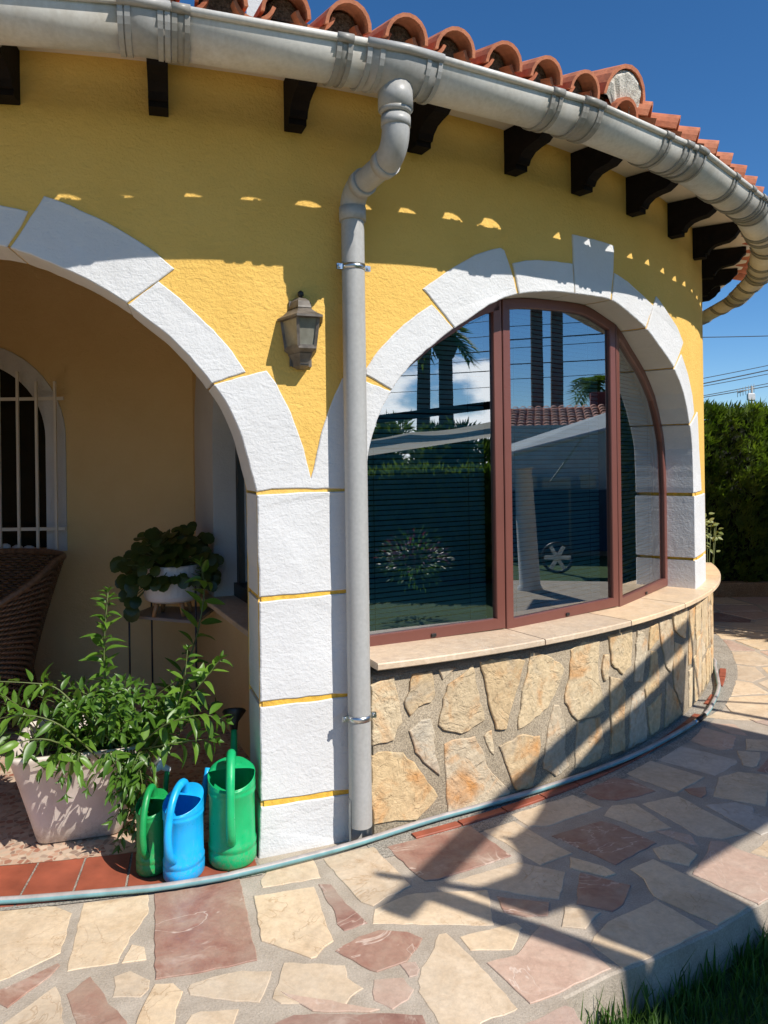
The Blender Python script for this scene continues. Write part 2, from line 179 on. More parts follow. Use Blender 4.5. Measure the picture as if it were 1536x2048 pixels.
def area2(p): return sum(p[i][0] * p[(i + 1) % len(p)][1] - p[(i + 1) % len(p)][0] * p[i][1] for i in range(len(p))) / 2
def ccw(p): return list(p) if area2(p) > 0 else list(reversed(p))
def inset(p, d):
    n = len(p); o = []
    for i in range(n):
        a, b, c = Vector(p[i - 1][:2]), Vector(p[i][:2]), Vector(p[(i + 1) % n][:2])
        e1 = (b - a); e2 = (c - b)
        if e1.length < 1e-6 or e2.length < 1e-6: o.append((b.x, b.y)); continue
        e1.normalize(); e2.normalize()
        n1 = Vector((-e1.y, e1.x)); n2 = Vector((-e2.y, e2.x)); m_ = n1 + n2
        if m_.length < 0.3: m_ = n1
        m_.normalize(); k = d / max(0.45, m_.dot(n1)); q = b + m_ * k; o.append((q.x, q.y))
    return o
def rough(p, step, amp, rnd, curve=0.0):
    o = []; n = len(p)
    for i in range(n):
        a, b = Vector(p[i]), Vector(p[(i + 1) % n]); d = b - a; k = max(1, int(round(d.length / step)))
        nn = Vector((-d.y, d.x)); nn = nn.normalized() if nn.length > 0 else nn
        for j in range(k):
            q = a + d * (j / k) + nn * rnd.uniform(-amp, amp) * (1 if j else 0.5); o.append((q.x, q.y))
    return o
def prism(poly, fmap, h0, h1, ch, mb=None, mi=0, tilt=(0, 0)):
    """solid from a flat outline: back at h0, face at h1 with a worn edge"""
    p = ccw(poly); n = len(p); mb = mb or MB()
    q = inset(p, ch)
    cxm = sum(a for a, b in p) / n; cym = sum(b for a, b in p) / n
    H = lambda u, v: (u - cxm) * tilt[0] + (v - cym) * tilt[1]
    vs = [fmap(u, v, h0) for u, v in p] + [fmap(u, v, h1 - ch * 0.8 + H(u, v)) for u, v in p] + [fmap(u, v, h1 + H(u, v)) for u, v in q]
    fs = [tuple(range(2 * n, 3 * n))]
    for l in range(2):
        for i in range(n):
            j = (i + 1) % n; fs.append((l * n + i, l * n + j, (l + 1) * n + j, (l + 1) * n + i))
    return mb.add(vs, fs, mi)

# ------------------------------------------------------------------ materials
def mat(name):
    m = bpy.data.materials.new(name); m.use_nodes = True
    t = m.node_tree; b = t.nodes['Principled BSDF']; return m, t, b
def nd(t, typ, **kw):
    n = t.nodes.new(typ)
    for k, v in kw.items():
        if k.startswith('i_'):
            key = k[2:].replace('_', ' '); n.inputs[key].default_value = v
        else: setattr(n, k, v)
    return n
def coords(t, kind='Object', scale=(1, 1, 1)):
    c = nd(t, 'ShaderNodeTexCoord'); m_ = nd(t, 'ShaderNodeMapping'); m_.inputs['Scale'].default_value = scale
    t.links.new(c.outputs[kind], m_.inputs['Vector']); return m_.outputs['Vector']
def noise(t, vec, scale, detail=4, rough_=0.55, dist=0.0):
    n = nd(t, 'ShaderNodeTexNoise'); n.inputs['Scale'].default_value = scale; n.inputs['Detail'].default_value = detail
    n.inputs['Roughness'].default_value = rough_; n.inputs['Distortion'].default_value = dist
    t.links.new(vec, n.inputs['Vector']); return n.outputs['Fac']
def ramp(t, fac, stops):
    r = nd(t, 'ShaderNodeValToRGB'); e = r.color_ramp.elements
    e[0].position, e[0].color = stops[0][0], (*stops[0][1], 1); e[1].position, e[1].color = stops[-1][0], (*stops[-1][1], 1)
    for p, c in stops[1:-1]:
        x = e.new(p); x.color = (*c, 1)
    t.links.new(fac, r.inputs['Fac']); return r.outputs['Color']
def mixc(t, fac, a, b, mode='MIX'):
    m_ = nd(t, 'ShaderNodeMix', data_type='RGBA', blend_type=mode)
    for s_, v in (('Factor', fac), ('A', a), ('B', b)):
        if isinstance(v, (int, float)): m_.inputs[s_].default_value = v
        elif isinstance(v, tuple): m_.inputs[s_].default_value = (*v, 1)
        else: t.links.new(v, m_.inputs[s_])
    return m_.outputs['Result']
def math_(t, op, a, b=0.0, c=None):
    m_ = nd(t, 'ShaderNodeMath', operation=op)
    for i, v in enumerate((a, b) if c is None else (a, b, c)):
        if isinstance(v, (int, float)): m_.inputs[i].default_value = v
        else: t.links.new(v, m_.inputs[i])
    return m_.outputs[0]
def bump(t, b, hts, strength=1.0, dist=0.01):
    """hts: list of (socket, weight)"""
    acc = None
    for s_, wgt in hts:
        x = math_(t, 'MULTIPLY', s_, wgt); acc = x if acc is None else math_(t, 'ADD', acc, x)
    n = nd(t, 'ShaderNodeBump'); n.inputs['Strength'].default_value = strength; n.inputs['Distance'].default_value = dist
    t.links.new(acc, n.inputs['Height']); t.links.new(n.outputs['Normal'], b.inputs['Normal'])
def simple(name, col, rough_=0.6, metal=0.0, var=0.12, scale=6.0, bscale=0, bdist=0.002, spec=None):
    m, t, b = mat(name); v = coords(t)
    n = noise(t, v, scale, 5)
    hi = tuple(min(1, c * (1 + var)) for c in col); lo = tuple(c * (1 - var) for c in col)
    t.links.new(ramp(t, n, [(0.3, lo), (0.7, hi)]), b.inputs['Base Color'])
    b.inputs['Roughness'].default_value = rough_; b.inputs['Metallic'].default_value = metal
    if spec is not None: b.inputs['Specular IOR Level'].default_value = spec
    if bscale: bump(t, b, [(noise(t, v, bscale, 3), 1.0)], 1.0, bdist)
    return m
def objrand(t):
    return nd(t, 'ShaderNodeObjectInfo').outputs['Random']

def m_stucco(name, lo, hi, bd=0.006):
    m, t, b = mat(name); v = coords(t)
    t.links.new(ramp(t, noise(t, v, 2.3, 6, 0.6), [(0.3, lo), (0.72, hi)]), b.inputs['Base Color'])
    b.inputs['Roughness'].default_value = 0.92; b.inputs['Specular IOR Level'].default_value = 0.2
    tr_ = noise(t, coords(t, 'Object', (1, 1, 2.2)), 13, 4, 0.55, 1.6)
    bump(t, b, [(noise(t, v, 85, 3, 0.6, 0.4), 1.0), (noise(t, v, 28, 3), 0.7), (tr_, 0.9), (noise(t, v, 5, 3), 2.4)], 1.0, bd)
    return m
M_yellow = m_stucco('yellow_stucco', (0.71, 0.438, 0.105), (0.78, 0.497, 0.132), 0.004)
M_white = m_stucco('white_paint', (0.585, 0.58, 0.575), (0.665, 0.665, 0.665), 0.0028)
M_joint = simple('yellow_joint_paint', (0.72, 0.42, 0.055), 0.9, var=0.25, scale=30, bscale=80, bdist=0.004)
M_cream_in = m_stucco('porch_plaster', (0.70, 0.505, 0.245), (0.76, 0.56, 0.285), 0.003)

def m_mortar(name, lo, hi, bd=0.008, sk=1.0):
    m, t, b = mat(name); v = coords(t)
    c = ramp(t, noise(t, v, 7, 6, 0.65), [(0.3, lo), (0.7, hi)])
    g = ramp(t, noise(t, v, 160, 2), [(0.35, (1 - .45 * sk,) * 3), (0.65, (1 + .25 * sk,) * 3)])
    t.links.new(mixc(t, 1.0, c, g, 'MULTIPLY'), b.inputs['Base Color'])
    b.inputs['Roughness'].default_value = 0.95; b.inputs['Specular IOR Level'].default_value = 0.15
    bump(t, b, [(noise(t, v, 130, 3, 0.7), 1.0), (noise(t, v, 22, 4), 1.2)], 1.0, bd)
    return m
M_mortar = m_mortar('rough_wall_mortar', (0.29, 0.235, 0.165), (0.41, 0.335, 0.24), 0.006, 0.8)
M_grout = m_mortar('paving_grout', (0.36, 0.30, 0.235), (0.50, 0.43, 0.35), 0.0025, 0.28)
M_conc = m_mortar('concrete_kerb', (0.28, 0.25, 0.21), (0.42, 0.38, 0.32), 0.004)
M_rmortar = m_mortar('roof_mortar', (0.10, 0.07, 0.055), (0.22, 0.17, 0.14), 0.01)
M_hmortar = m_mortar('pale_hip_mortar', (0.50, 0.45, 0.37), (0.76, 0.72, 0.64), 0.006, 0.25)

def m_rubble():
    m, t, b = mat('sandstone_rubble'); v = coords(t); rnd = objrand(t)
    off = nd(t, 'ShaderNodeVectorMath', operation='ADD'); cmb = nd(t, 'ShaderNodeCombineXYZ')
    for i in range(3): t.links.new(math_(t, 'MULTIPLY', rnd, 37.0 + 11 * i), cmb.inputs[i])
    t.links.new(v, off.inputs[0]); t.links.new(cmb.outputs[0], off.inputs[1]); v2 = off.outputs[0]
    base_ = ramp(t, rnd, [(0.0, (0.53, 0.41, 0.265)), (0.2, (0.62, 0.485, 0.305)), (0.4, (0.57, 0.40, 0.21)), (0.6, (0.54, 0.46, 0.35)), (0.8, (0.62, 0.50, 0.335)), (1.0, (0.60, 0.44, 0.25))])
    rust = ramp(t, noise(t, v2, 5.5, 6, 0.62, 0.8), [(0.51, (0, 0, 0)), (0.74, (.95, .95, .95))])
    c1 = mixc(t, rust, base_, (0.58, 0.27, 0.085))
    gre = ramp(t, noise(t, v2, 4.2, 5, 0.6, 0.5), [(0.55, (0, 0, 0)), (0.75, (0.75, 0.75, 0.75))])
    c2 = mixc(t, gre, c1, (0.36, 0.33, 0.275))
    sp = ramp(t, noise(t, v2, 34, 5, 0.65), [(0.3, (0.80, 0.78, 0.75)), (0.7, (1.18, 1.18, 1.16))])
    t.links.new(mixc(t, 1.0, c2, sp, 'MULTIPLY'), b.inputs['Base Color'])
    b.inputs['Roughness'].default_value = 0.85; b.inputs['Specular IOR Level'].default_value = 0.25
    vor = nd(t, 'ShaderNodeTexVoronoi', feature='SMOOTH_F1'); vor.inputs['Scale'].default_value = 9
    nn = noise(t, v2, 12, 6, 0.65, 1.0)
    t.links.new(v2, vor.inputs['Vector'])
    st = ramp(t, noise(t, v2, 8, 5, 0.6, 1.2), [(0.44, (0, 0, 0)), (0.50, (1, 1, 1))])
    bump(t, b, [(nn, 1.1), (noise(t, v2, 60, 4), 0.35), (st, 0.20)], 1.0, 0.011)
    return m
M_rubble = m_rubble()

def m_marble(name, stops, vein, vscale, rough_=0.5, vamt=0.7):
    m, t, b = mat(name); v = coords(t); rnd = objrand(t)
    off = nd(t, 'ShaderNodeVectorMath', operation='ADD'); cmb = nd(t, 'ShaderNodeCombineXYZ')
    for i in range(3): t.links.new(math_(t, 'MULTIPLY', rnd, 41.0 + 17 * i), cmb.inputs[i])
    t.links.new(v, off.inputs[0]); t.links.new(cmb.outputs[0], off.inputs[1]); v2 = off.outputs[0]
    c = ramp(t, noise(t, v2, 6.5, 8, 0.68, 0.9), stops)
    tone = ramp(t, rnd, [(0.0, (0.86, 0.87, 0.90)), (0.5, (1.0, 1.0, 1.0)), (1.0, (1.10, 1.06, 0.98))])
    c = mixc(t, 1.0, c, tone, 'MULTIPLY')
    # veins: thin lines where a warped noise crosses its middle
    f = noise(t, v2, vscale, 4, 0.55, 1.6)
    d = math_(t, 'ABSOLUTE', math_(t, 'SUBTRACT', f, 0.5))
    gate = ramp(t, noise(t, v2, 3.1, 2), [(0.40, (0, 0, 0)), (0.55, (1, 1, 1))])
    ln = math_(t, 'MULTIPLY', ramp(t, d, [(0.0, (1, 1, 1)), (0.012, (0, 0, 0))]), gate)
    c = mixc(t, math_(t, 'MULTIPLY', ln, vamt), c, vein)
    sp = ramp(t, noise(t, v2, 45, 4, 0.7), [(0.3, (0.88, 0.88, 0.88)), (0.7, (1.1, 1.1, 1.1))])
    c = mixc(t, 1.0, c, sp, 'MULTIPLY')
    rs = ramp(t, noise(t, v2, 3.4, 6, 0.62, 1.5), [(0.60, (0, 0, 0)), (0.74, (0.55, 0.55, 0.55))])
    c = mixc(t, rs, c, vein)
    # dust and soil trodden into the surface
    vw = coords(t, 'Object'); dirt = ramp(t, noise(t, vw, 1.7, 7, 0.7), [(0.46, (0, 0, 0)), (0.72, (0.55, 0.55, 0.55))])
    c = mixc(t, dirt, c, (0.38, 0.32, 0.25))
    t.links.new(c, b.inputs['Base Color'])
    t.links.new(ramp(t, noise(t, v2, 20, 4), [(0.3, (rough_ - .1,) * 3), (0.7, (rough_ + .2,) * 3)]), b.inputs['Roughness'])
    b.inputs['Specular IOR Level'].default_value = 0.35
    bump(t, b, [(noise(t, v2, 25, 5, 0.6), 1.0), (noise(t, v2, 140, 3), 0.35), (ln, -0.25)], 0.8, 0.0028)
    return m
M_pave = {
 'c': m_marble('cream_marble', [(0.25, (0.50, 0.365, 0.235)), (0.5, (0.645, 0.505, 0.355)), (0.75, (0.70, 0.575, 0.43))], (0.40, 0.24, 0.12), 4.2, 0.5, 0.55),
 'r': m_marble('red_marble', [(0.25, (0.215, 0.100, 0.075)), (0.42, (0.315, 0.162, 0.122)), (0.58, (0.37, 0.235, 0.18)), (0.75, (0.42, 0.31, 0.24))], (0.66, 0.52, 0.43), 3.0, 0.45, 0.85),
 'k': m_marble('pink_marble', [(0.25, (0.43, 0.28, 0.215)), (0.5, (0.54, 0.375, 0.29)), (0.75, (0.60, 0.455, 0.36))], (0.72, 0.60, 0.50), 2.6, 0.5, 0.7),
 'g': m_marble('grey_cream_marble', [(0.25, (0.45, 0.385, 0.31)), (0.5, (0.56, 0.495, 0.41)), (0.75, (0.62, 0.56, 0.48))], (0.34, 0.25, 0.17), 4.0),
}
M_sill = m_marble('beige_sill_marble', [(0.3, (0.67, 0.50, 0.335)), (0.7, (0.73, 0.565, 0.395))], (0.74, 0.63, 0.5), 2.0, 0.4, 0.4)
M_tile = simple('red_clay_tile', (0.31, 0.078, 0.040), 0.6, var=0.28, scale=7, bscale=40, bdist=0.001)

def m_terracotta():
    m, t, b = mat('terracotta_roof_tile'); v = coords(t); rnd = objrand(t)
    c = ramp(t, rnd, [(0.0, (0.40, 0.115, 0.055)), (0.5, (0.52, 0.165, 0.075)), (1.0, (0.60, 0.22, 0.11))])
    d = ramp(t, noise(t, v, 14, 6, 0.65), [(0.3, (0.62, 0.60, 0.60)), (0.65, (1.12, 1.1, 1.08))])
    t.links.new(mixc(t, 1.0, c, d, 'MULTIPLY'), b.inputs['Base Color']); b.inputs['Roughness'].default_value = 0.85
    bump(t, b, [(noise(t, v, 60, 4), 1.0)], 0.8, 0.002); return m
M_terra = m_terracotta()

def m_pvc(name, col, grime=0.5):
    m, t, b = mat(name); v = coords(t)
    st = noise(t, coords(t, 'Object', (22, 22, 1.2)), 1.0, 5, 0.65)
    cl = noise(t, v, 3.0, 6, 0.6)
    f = math_(t, 'MULTIPLY', ramp(t, math_(t, 'MULTIPLY', st, cl), [(0.20, (0, 0, 0)), (0.42, (1, 1, 1))]), grime)
    c = mixc(t, f, col, tuple(x * k for x, k in zip(col, (0.62, 0.55, 0.44))))
    sp = ramp(t, noise(t, v, 70, 3), [(0.35, (0.94, 0.94, 0.94)), (0.65, (1.04, 1.04, 1.04))])
    t.links.new(mixc(t, 1.0, c, sp, 'MULTIPLY'), b.inputs['Base Color'])
    b.inputs['Roughness'].default_value = 0.42; b.inputs['Specular IOR Level'].default_value = 0.4
    return m
M_gutter = m_pvc('pale_grey_pvc', (0.63, 0.605, 0.555))
M_clip = m_pvc('dark_grey_pvc', (0.30, 0.285, 0.255), 0.3)
M_pipe = m_pvc('grey_pvc_pipe', (0.39, 0.385, 0.37), 0.35)
M_zinc = simple('zinc_plated_steel', (0.55, 0.57, 0.58), 0.28, 1.0, 0.2, 40)
M_wood = simple('dark_stained_wood', (0.009, 0.006, 0.0045), 0.75, var=0.4, scale=20, bscale=45, bdist=0.002, spec=0.15)
M_soffit = m_stucco('soffit_plaster', (0.62, 0.55, 0.44), (0.70, 0.62, 0.50), 0.002)
M_frame = simple('red_brown_window_paint', (0.158, 0.055, 0.041), 0.38, var=0.07, scale=3)
M_black = simple('black_plastic', (0.012, 0.012, 0.012), 0.4)
M_dark = simple('dark_room_tone', (0.05, 0.045, 0.04), 0.9)  # near-black colour carries the dimness of the unlit rooms
M_blind = simple('pale_grey_blind', (0.60, 0.80, 0.85), 0.5, var=0.1, scale=2)
M_bronze = simple('weathered_bronze_paint', (0.125, 0.105, 0.085), 0.55, var=0.45, scale=25, bscale=60, bdist=0.001)
M_teal = simple('teal_hose_rubber', (0.16, 0.33, 0.345), 0.45, var=0.2, scale=15)
M_greyhose = simple('grey_hose_rubber', (0.36, 0.32, 0.30), 0.5, var=0.25, scale=15)
def m_plastic(name, col, rough_=0.33, soil=0.0):
    m, t, b = mat(name); v = coords(t)
    c = ramp(t, noise(t, v, 9, 5), [(0.3, tuple(c * 0.84 for c in col)), (0.7, tuple(min(1, c * 1.08) for c in col))])
    scuff = ramp(t, noise(t, coords(t, 'Object', (1, 1, .35)), 55, 5, .7), [(.60, (0, 0, 0)), (.72, (1, 1, 1))])
    c = mixc(t, math_(t, 'MULTIPLY', scuff, .22), c, tuple(min(1, x * .6 + .25) for x in col))
    if soil:
        sz = nd(t, 'ShaderNodeSeparateXYZ'); t.links.new(v, sz.inputs[0])
        near = ramp(t, sz.outputs['Z'], [(0.0, (1, 1, 1)), (0.11, (.12, .12, .12)), (.2, (0, 0, 0))])
        spl = ramp(t, noise(t, v, 70, 6, .75), [(.47, (0, 0, 0)), (.62, (1, 1, 1))])
        c = mixc(t, math_(t, 'MULTIPLY', math_(t, 'MULTIPLY', near, spl), soil), c, (.24, .17, .11))
    t.links.new(c, b.inputs['Base Color'])
    t.links.new(ramp(t, noise(t, v, 35, 4), [(0.3, (rough_ - .08,) * 3), (0.7, (rough_ + .2,) * 3)]), b.inputs['Roughness'])
    bump(t, b, [(noise(t, v, 18, 2), 1.0)], 0.5, 0.0012)
    return m
M_green = m_plastic('green_plastic', (0.008, 0.40, 0.135), 0.33, 0.55)
M_green2 = m_plastic('deep_green_plastic', (0.010, 0.29, 0.072), 0.33, 0.55)
M_blue = m_plastic('sky_blue_plastic', (0.008, 0.385, 0.80), 0.33, 0.55)
M_wplast = m_plastic('white_plastic', (0.78, 0.79, 0.8))
M_pot = m_plastic('putty_plastic', (0.655, 0.575, 0.505), 0.5, 0.5)
M_ceram = simple('white_ceramic', (0.74, 0.72, 0.72), 0.4, var=0.05)
M_beech = simple('beech_wood', (0.40, 0.22, 0.10), 0.5, var=0.2, scale=25)
M_steel = simple('black_wire', (0.03, 0.03, 0.03), 0.45)
M_soil = simple('potting_soil', (0.03, 0.022, 0.015), 0.95, var=0.4, scale=40, bscale=60, bdist=0.01)
M_wicker = simple('brown_wicker', (0.165, 0.092, 0.050), 0.5, var=0.45, scale=45)
M_bars = simple('cream_iron_bars', (0.72, 0.68, 0.60), 0.5, var=0.06)
def m_leaf(name, lo, hi, trans=0.35, rough_=0.38):
    m, t, b = mat(name); v = coords(t); rnd = objrand(t)
    n = noise(t, coords(t, 'Generated'), 3.0, 3)
    c = ramp(t, math_(t, 'ADD', math_(t, 'MULTIPLY', rnd, 0.7), math_(t, 'MULTIPLY', n, 0.3)), [(0.05, lo), (0.55, tuple((x + y) / 2 for x, y in zip(lo, hi))), (0.86, hi), (0.97, (hi[0] * 1.7, hi[1] * 1.15, hi[2]))])
    c = mixc(t, 1.0, c, ramp(t, noise(t, coords(t, 'Object'), 60, 3), [(0.3, (.72, .72, .7)), (.65, (1.12, 1.12, 1.1))]), 'MULTIPLY')
    t.links.new(c, b.inputs['Base Color']); b.inputs['Roughness'].default_value = rough_
    tr = nd(t, 'ShaderNodeBsdfTranslucent'); t.links.new(mixc(t, 1.0, c, (1.25, 1.35, 0.5), 'MULTIPLY'), tr.inputs['Color'])
    ms = nd(t, 'ShaderNodeMixShader'); ms.inputs['Fac'].default_value = trans
    o = t.nodes['Material Output']; t.links.new(b.outputs[0], ms.inputs[1]); t.links.new(tr.outputs[0], ms.inputs[2]); t.links.new(ms.outputs[0], o.inputs['Surface'])
    return m
M_leaf = m_leaf('jasmine_leaf', (0.062, 0.150, 0.018), (0.175, 0.32, 0.038))
M_pilea = m_leaf('round_leaf', (0.030, 0.060, 0.012), (0.085, 0.115, 0.020), 0.25)
M_stem = simple('green_stem', (0.10, 0.13, 0.035), 0.6, var=0.3)
M_bark = simple('grey_brown_bark', (0.10, 0.075, 0.055), 0.9, var=0.4, scale=18, bscale=30, bdist=0.01)
def m_field(name, lo, hi, sc, trans=0.3):
    m, t, b = mat(name); v = coords(t)
    c = ramp(t, noise(t, v, sc, 4, 0.6), [(0.32, lo), (0.7, hi)])
    t.links.new(c, b.inputs['Base Color']); b.inputs['Roughness'].default_value = 0.6
    tr = nd(t, 'ShaderNodeBsdfTranslucent'); t.links.new(mixc(t, 1.0, c, (1.2, 1.3, 0.5), 'MULTIPLY'), tr.inputs['Color'])
    ms = nd(t, 'ShaderNodeMixShader'); ms.inputs['Fac'].default_value = trans
    o = t.nodes['Material Output']; t.links.new(b.outputs[0], ms.inputs[1]); t.links.new(tr.outputs[0], ms.inputs[2]); t.links.new(ms.outputs[0], o.inputs['Surface'])
    return m
M_cypress = m_field('cypress_foliage', (0.042, 0.090, 0.012), (0.180, 0.250, 0.042), 5.0, 0.42)
M_grass = m_field('grass_blade', (0.045, 0.11, 0.014), (0.10, 0.20, 0.028), 9.0, 0.35)
M_lawn = simple('lawn_soil', (0.035, 0.075, 0.014), 0.95, var=0.45, scale=25, bscale=40, bdist=0.01)
M_variegated = m_leaf('pale_shrub_leaf', (0.16, 0.21, 0.06), (0.34, 0.36, 0.16), 0.3)
M_cloth = simple('cream_shade_cloth', (0.60, 0.54, 0.42), 0.9, var=0.1, scale=3)
def m_canopy():
    m, t, b = mat('translucent_canopy_cloth'); v = coords(t)
    c = ramp(t, noise(t, v, 4, 3), [(0.3, (.74, .67, .54)), (.7, (.82, .75, .62))]); t.links.new(c, b.inputs['Base Color']); b.inputs['Roughness'].default_value = .9
    tr = nd(t, 'ShaderNodeBsdfTranslucent'); t.links.new(c, tr.inputs['Color']); ms = nd(t, 'ShaderNodeMixShader'); ms.inputs['Fac'].default_value = .3
    t.links.new(b.outputs[0], ms.inputs[1]); t.links.new(tr.outputs[0], ms.inputs[2]); t.links.new(ms.outputs[0], t.nodes['Material Output'].inputs['Surface']); return m
M_canopy = m_canopy()
M_cable = simple('black_cable', (0.02, 0.02, 0.022), 0.6)

def m_terrazzo():
    m, t, b = mat('pebble_terrazzo'); v = coords(t)
    vo = nd(t, 'ShaderNodeTexVoronoi', feature='F1'); vo.inputs['Scale'].default_value = 38; t.links.new(v, vo.inputs['Vector'])
    ve = nd(t, 'ShaderNodeTexVoronoi', feature='DISTANCE_TO_EDGE'); ve.inputs['Scale'].default_value = 38; t.links.new(v, ve.inputs['Vector'])
    sepc = nd(t, 'ShaderNodeSeparateColor'); t.links.new(vo.outputs['Color'], sepc.inputs[0])
    c = ramp(t, sepc.outputs[0], [(0.0, (0.32, 0.12, 0.075)), (0.4, (0.56, 0.36, 0.25)), (0.7, (0.62, 0.48, 0.36)), (1.0, (0.22, 0.13, 0.10))])
    e = ramp(t, ve.outputs['Distance'], [(0.03, (0, 0, 0)), (0.09, (1, 1, 1))])
    t.links.new(mixc(t, e, (0.52, 0.40, 0.29), c), b.inputs['Base Color']); b.inputs['Roughness'].default_value = 0.5
    return m
M_terrazzo = m_terrazzo()

def m_glass():
    m, t, b = mat('tinted_reflective_glass'); o = t.nodes['Material Output']
    lw = nd(t, 'ShaderNodeFresnel'); lw.inputs['IOR'].default_value = 1.5
    f = math_(t, 'ADD', math_(t, 'MULTIPLY', lw.outputs[0], 1.15), 0.30)
    gl = nd(t, 'ShaderNodeBsdfGlossy'); gl.inputs['Roughness'].default_value = 0.0; gl.inputs['Color'].default_value = (0.90, 0.96, 1.0, 1)
    tr = nd(t, 'ShaderNodeBsdfTransparent'); tr.inputs['Color'].default_value = (0.30, 0.53, 0.58, 1)
    ms = nd(t, 'ShaderNodeMixShader'); cl = math_(t, 'MINIMUM', f, 1.0); t.links.new(cl, ms.inputs['Fac'])
    t.links.new(tr.outputs[0], ms.inputs[1]); t.links.new(gl.outputs[0], ms.inputs[2]); t.links.new(ms.outputs[0], o.inputs['Surface'])
    t.nodes.remove(b); return m
M_glass = m_glass()
def m_frost():
    m, t, b = mat('frosted_lamp_glass'); v = coords(t)
    t.links.new(ramp(t, noise(t, v, 18, 4), [(0.3, (0.20, 0.19, 0.15)), (0.7, (0.34, 0.325, 0.27))]), b.inputs['Base Color'])
    b.inputs['Roughness'].default_value = 0.25; b.inputs['Transmission Weight'].default_value = 0.25; return m
M_frost = m_frost()
M_dpane = simple('unlit_window_glass', (0.018, 0.020, 0.016), 0.12, spec=0.3)
M_terra2 = simple('sunlit_tone_roof_tile', (0.58, 0.30, 0.22), 0.9, var=0.25, scale=8)  # tile colour lightened to stand in for sun on the neighbour's roof
# ================================================================== THE GROUND
rnd = random.Random(11)
g = MB(); g.add([(-400, -400, -0.15), (400, -400, -0.15), (400, 400, -0.15), (-400, 400, -0.15)], [(0, 1, 2, 3)])
structure(g.build('lawn', M_lawn))
SLAB = [(-6, -3), (0.60, -3), (0.575, 1.6)] + [tuple(p) for p in KERB[::-1][1:]] + [(2.6, 3.36), (4.2, 3.62), (6.9, 3.5), (6.9, 10.2), (-6, 10.2)]
g = MB(); n = len(SLAB)
SL = list(SLAB)
n = len(SL)
q = inset(ccw(SL), 0.006); pp = ccw(SL)
g.add([(x, y, -0.3) for x, y in pp] + [(x, y, -0.006) for x, y in pp] + [(x, y, 0.0) for x, y in q],
      [tuple(range(2 * n, 3 * n))] + [(l * n + i, l * n + (i + 1) % n, (l + 1) * n + (i + 1) % n, (l + 1) * n + i) for l in range(2) for i in range(n)])
terrace = structure(g.build('terrace', M_grout))
gfun = lambda u, v, h: Vector((u, v, h))
def paver(poly, kind, h=None):
    p = rough(poly, 0.034, 0.0032, rnd)
    hh = rnd.uniform(0.0015, 0.0042) if h is None else h
    prism(p, gfun, -0.01, hh, 0.0022, tilt=(rnd.uniform(-.003, .003), rnd.uniform(-.003, .003))).build('paving_stone', M_pave[kind], terrace)
for s in PAVE: paver(s[1:], s[0])
# the paving that runs on round the house and off to the left, irregular pieces
def inside(poly, x, y):
    c = False; j = len(poly) - 1
    for i in range(len(poly)):
        xi, yi = poly[i]; xj, yj = poly[j]
        if (yi > y) != (yj > y) and x < (xj - xi) * (y - yi) / (yj - yi) + xi: c = not c
        j = i
    return c
KEEP = [(-1.36, 2.74), (-0.8, 2.7), (0.0, 3.1), (1.0, 3.7), (1.86, 4.42), (2.4, 4.2), (2.0, 3.3), (1.78, 2.97), (1.32, 2.69), (0.70, 2.33), (0.5, 2.2), (0.56, 1.90), (-1.1, 1.90)]
seeds = []
for (xa, xb, ya, yb) in ((1.55, 5.0, 3.55, 8.45), (-3.1, 0.50, 0.25, 2.75)):
    y = ya
    while y < yb:
        x = xa
        while x < xb:
            seeds.append((x + rnd.uniform(-.16, .16), y + rnd.uniform(-.16, .16))); x += 0.42
        y += 0.40
RCLR = R + 0.2
cnt = 0
for i, (x, y) in enumerate(seeds):
    poly = [(x - .5, y - .5), (x + .5, y - .5), (x + .5, y + .5), (x - .5, y + .5)]
    for j, (u, v) in enumerate(seeds):
        if i == j or abs(u - x) > 1.1 or abs(v - y) > 1.1: continue
        mx_, my_ = (x + u) / 2, (y + v) / 2; dx, dy = u - x, v - y; o = []
        for k in range(len(poly)):
            a, b = poly[k], poly[(k + 1) % len(poly)]
            da = (a[0] - mx_) * dx + (a[1] - my_) * dy; db = (b[0] - mx_) * dx + (b[1] - my_) * dy
            if da <= 0: o.append(a)
            if da * db < 0: t_ = da / (da - db); o.append((a[0] + (b[0] - a[0]) * t_, a[1] + (b[1] - a[1]) * t_))
        poly = o
        if len(poly) < 3: break
    if len(poly) < 3: continue
    poly = ccw(poly)
    if y < 2.0 and x > -1.3 and x < .6: poly = [(a, min(b, 1.885)) for a, b in poly]
    if x < .6: poly = [(min(a, .535), b) for a, b in poly]
    if len(poly) < 3 or abs(area2(poly)) < .02: continue
    poly = [q for k, q in enumerate(poly) if math.dist(q, poly[k - 1]) > .02]
    if len(poly) < 3: continue
    poly = inset(poly, 0.021)
    cxm = sum(a for a, b in poly) / len(poly); cym = sum(b for a, b in poly) / len(poly)
    # trim against the round wall
    poly = [(A0 + (px_ - A0) * max(1, RCLR / math.hypot(px_ - A0, py_ - B0)), B0 + (py_ - B0) * max(1, RCLR / math.hypot(px_ - A0, py_ - B0))) for px_, py_ in poly]
    if abs(area2(poly)) < 0.02: continue
    if any(inside(KEEP, a, b) for a, b in poly + [(cxm, cym)]): continue
    if not all(inside(SL, a, b) for a, b in poly): continue
    paver(poly, rnd.choice('ccckrccgk')); cnt += 1
print('pavers', cnt)
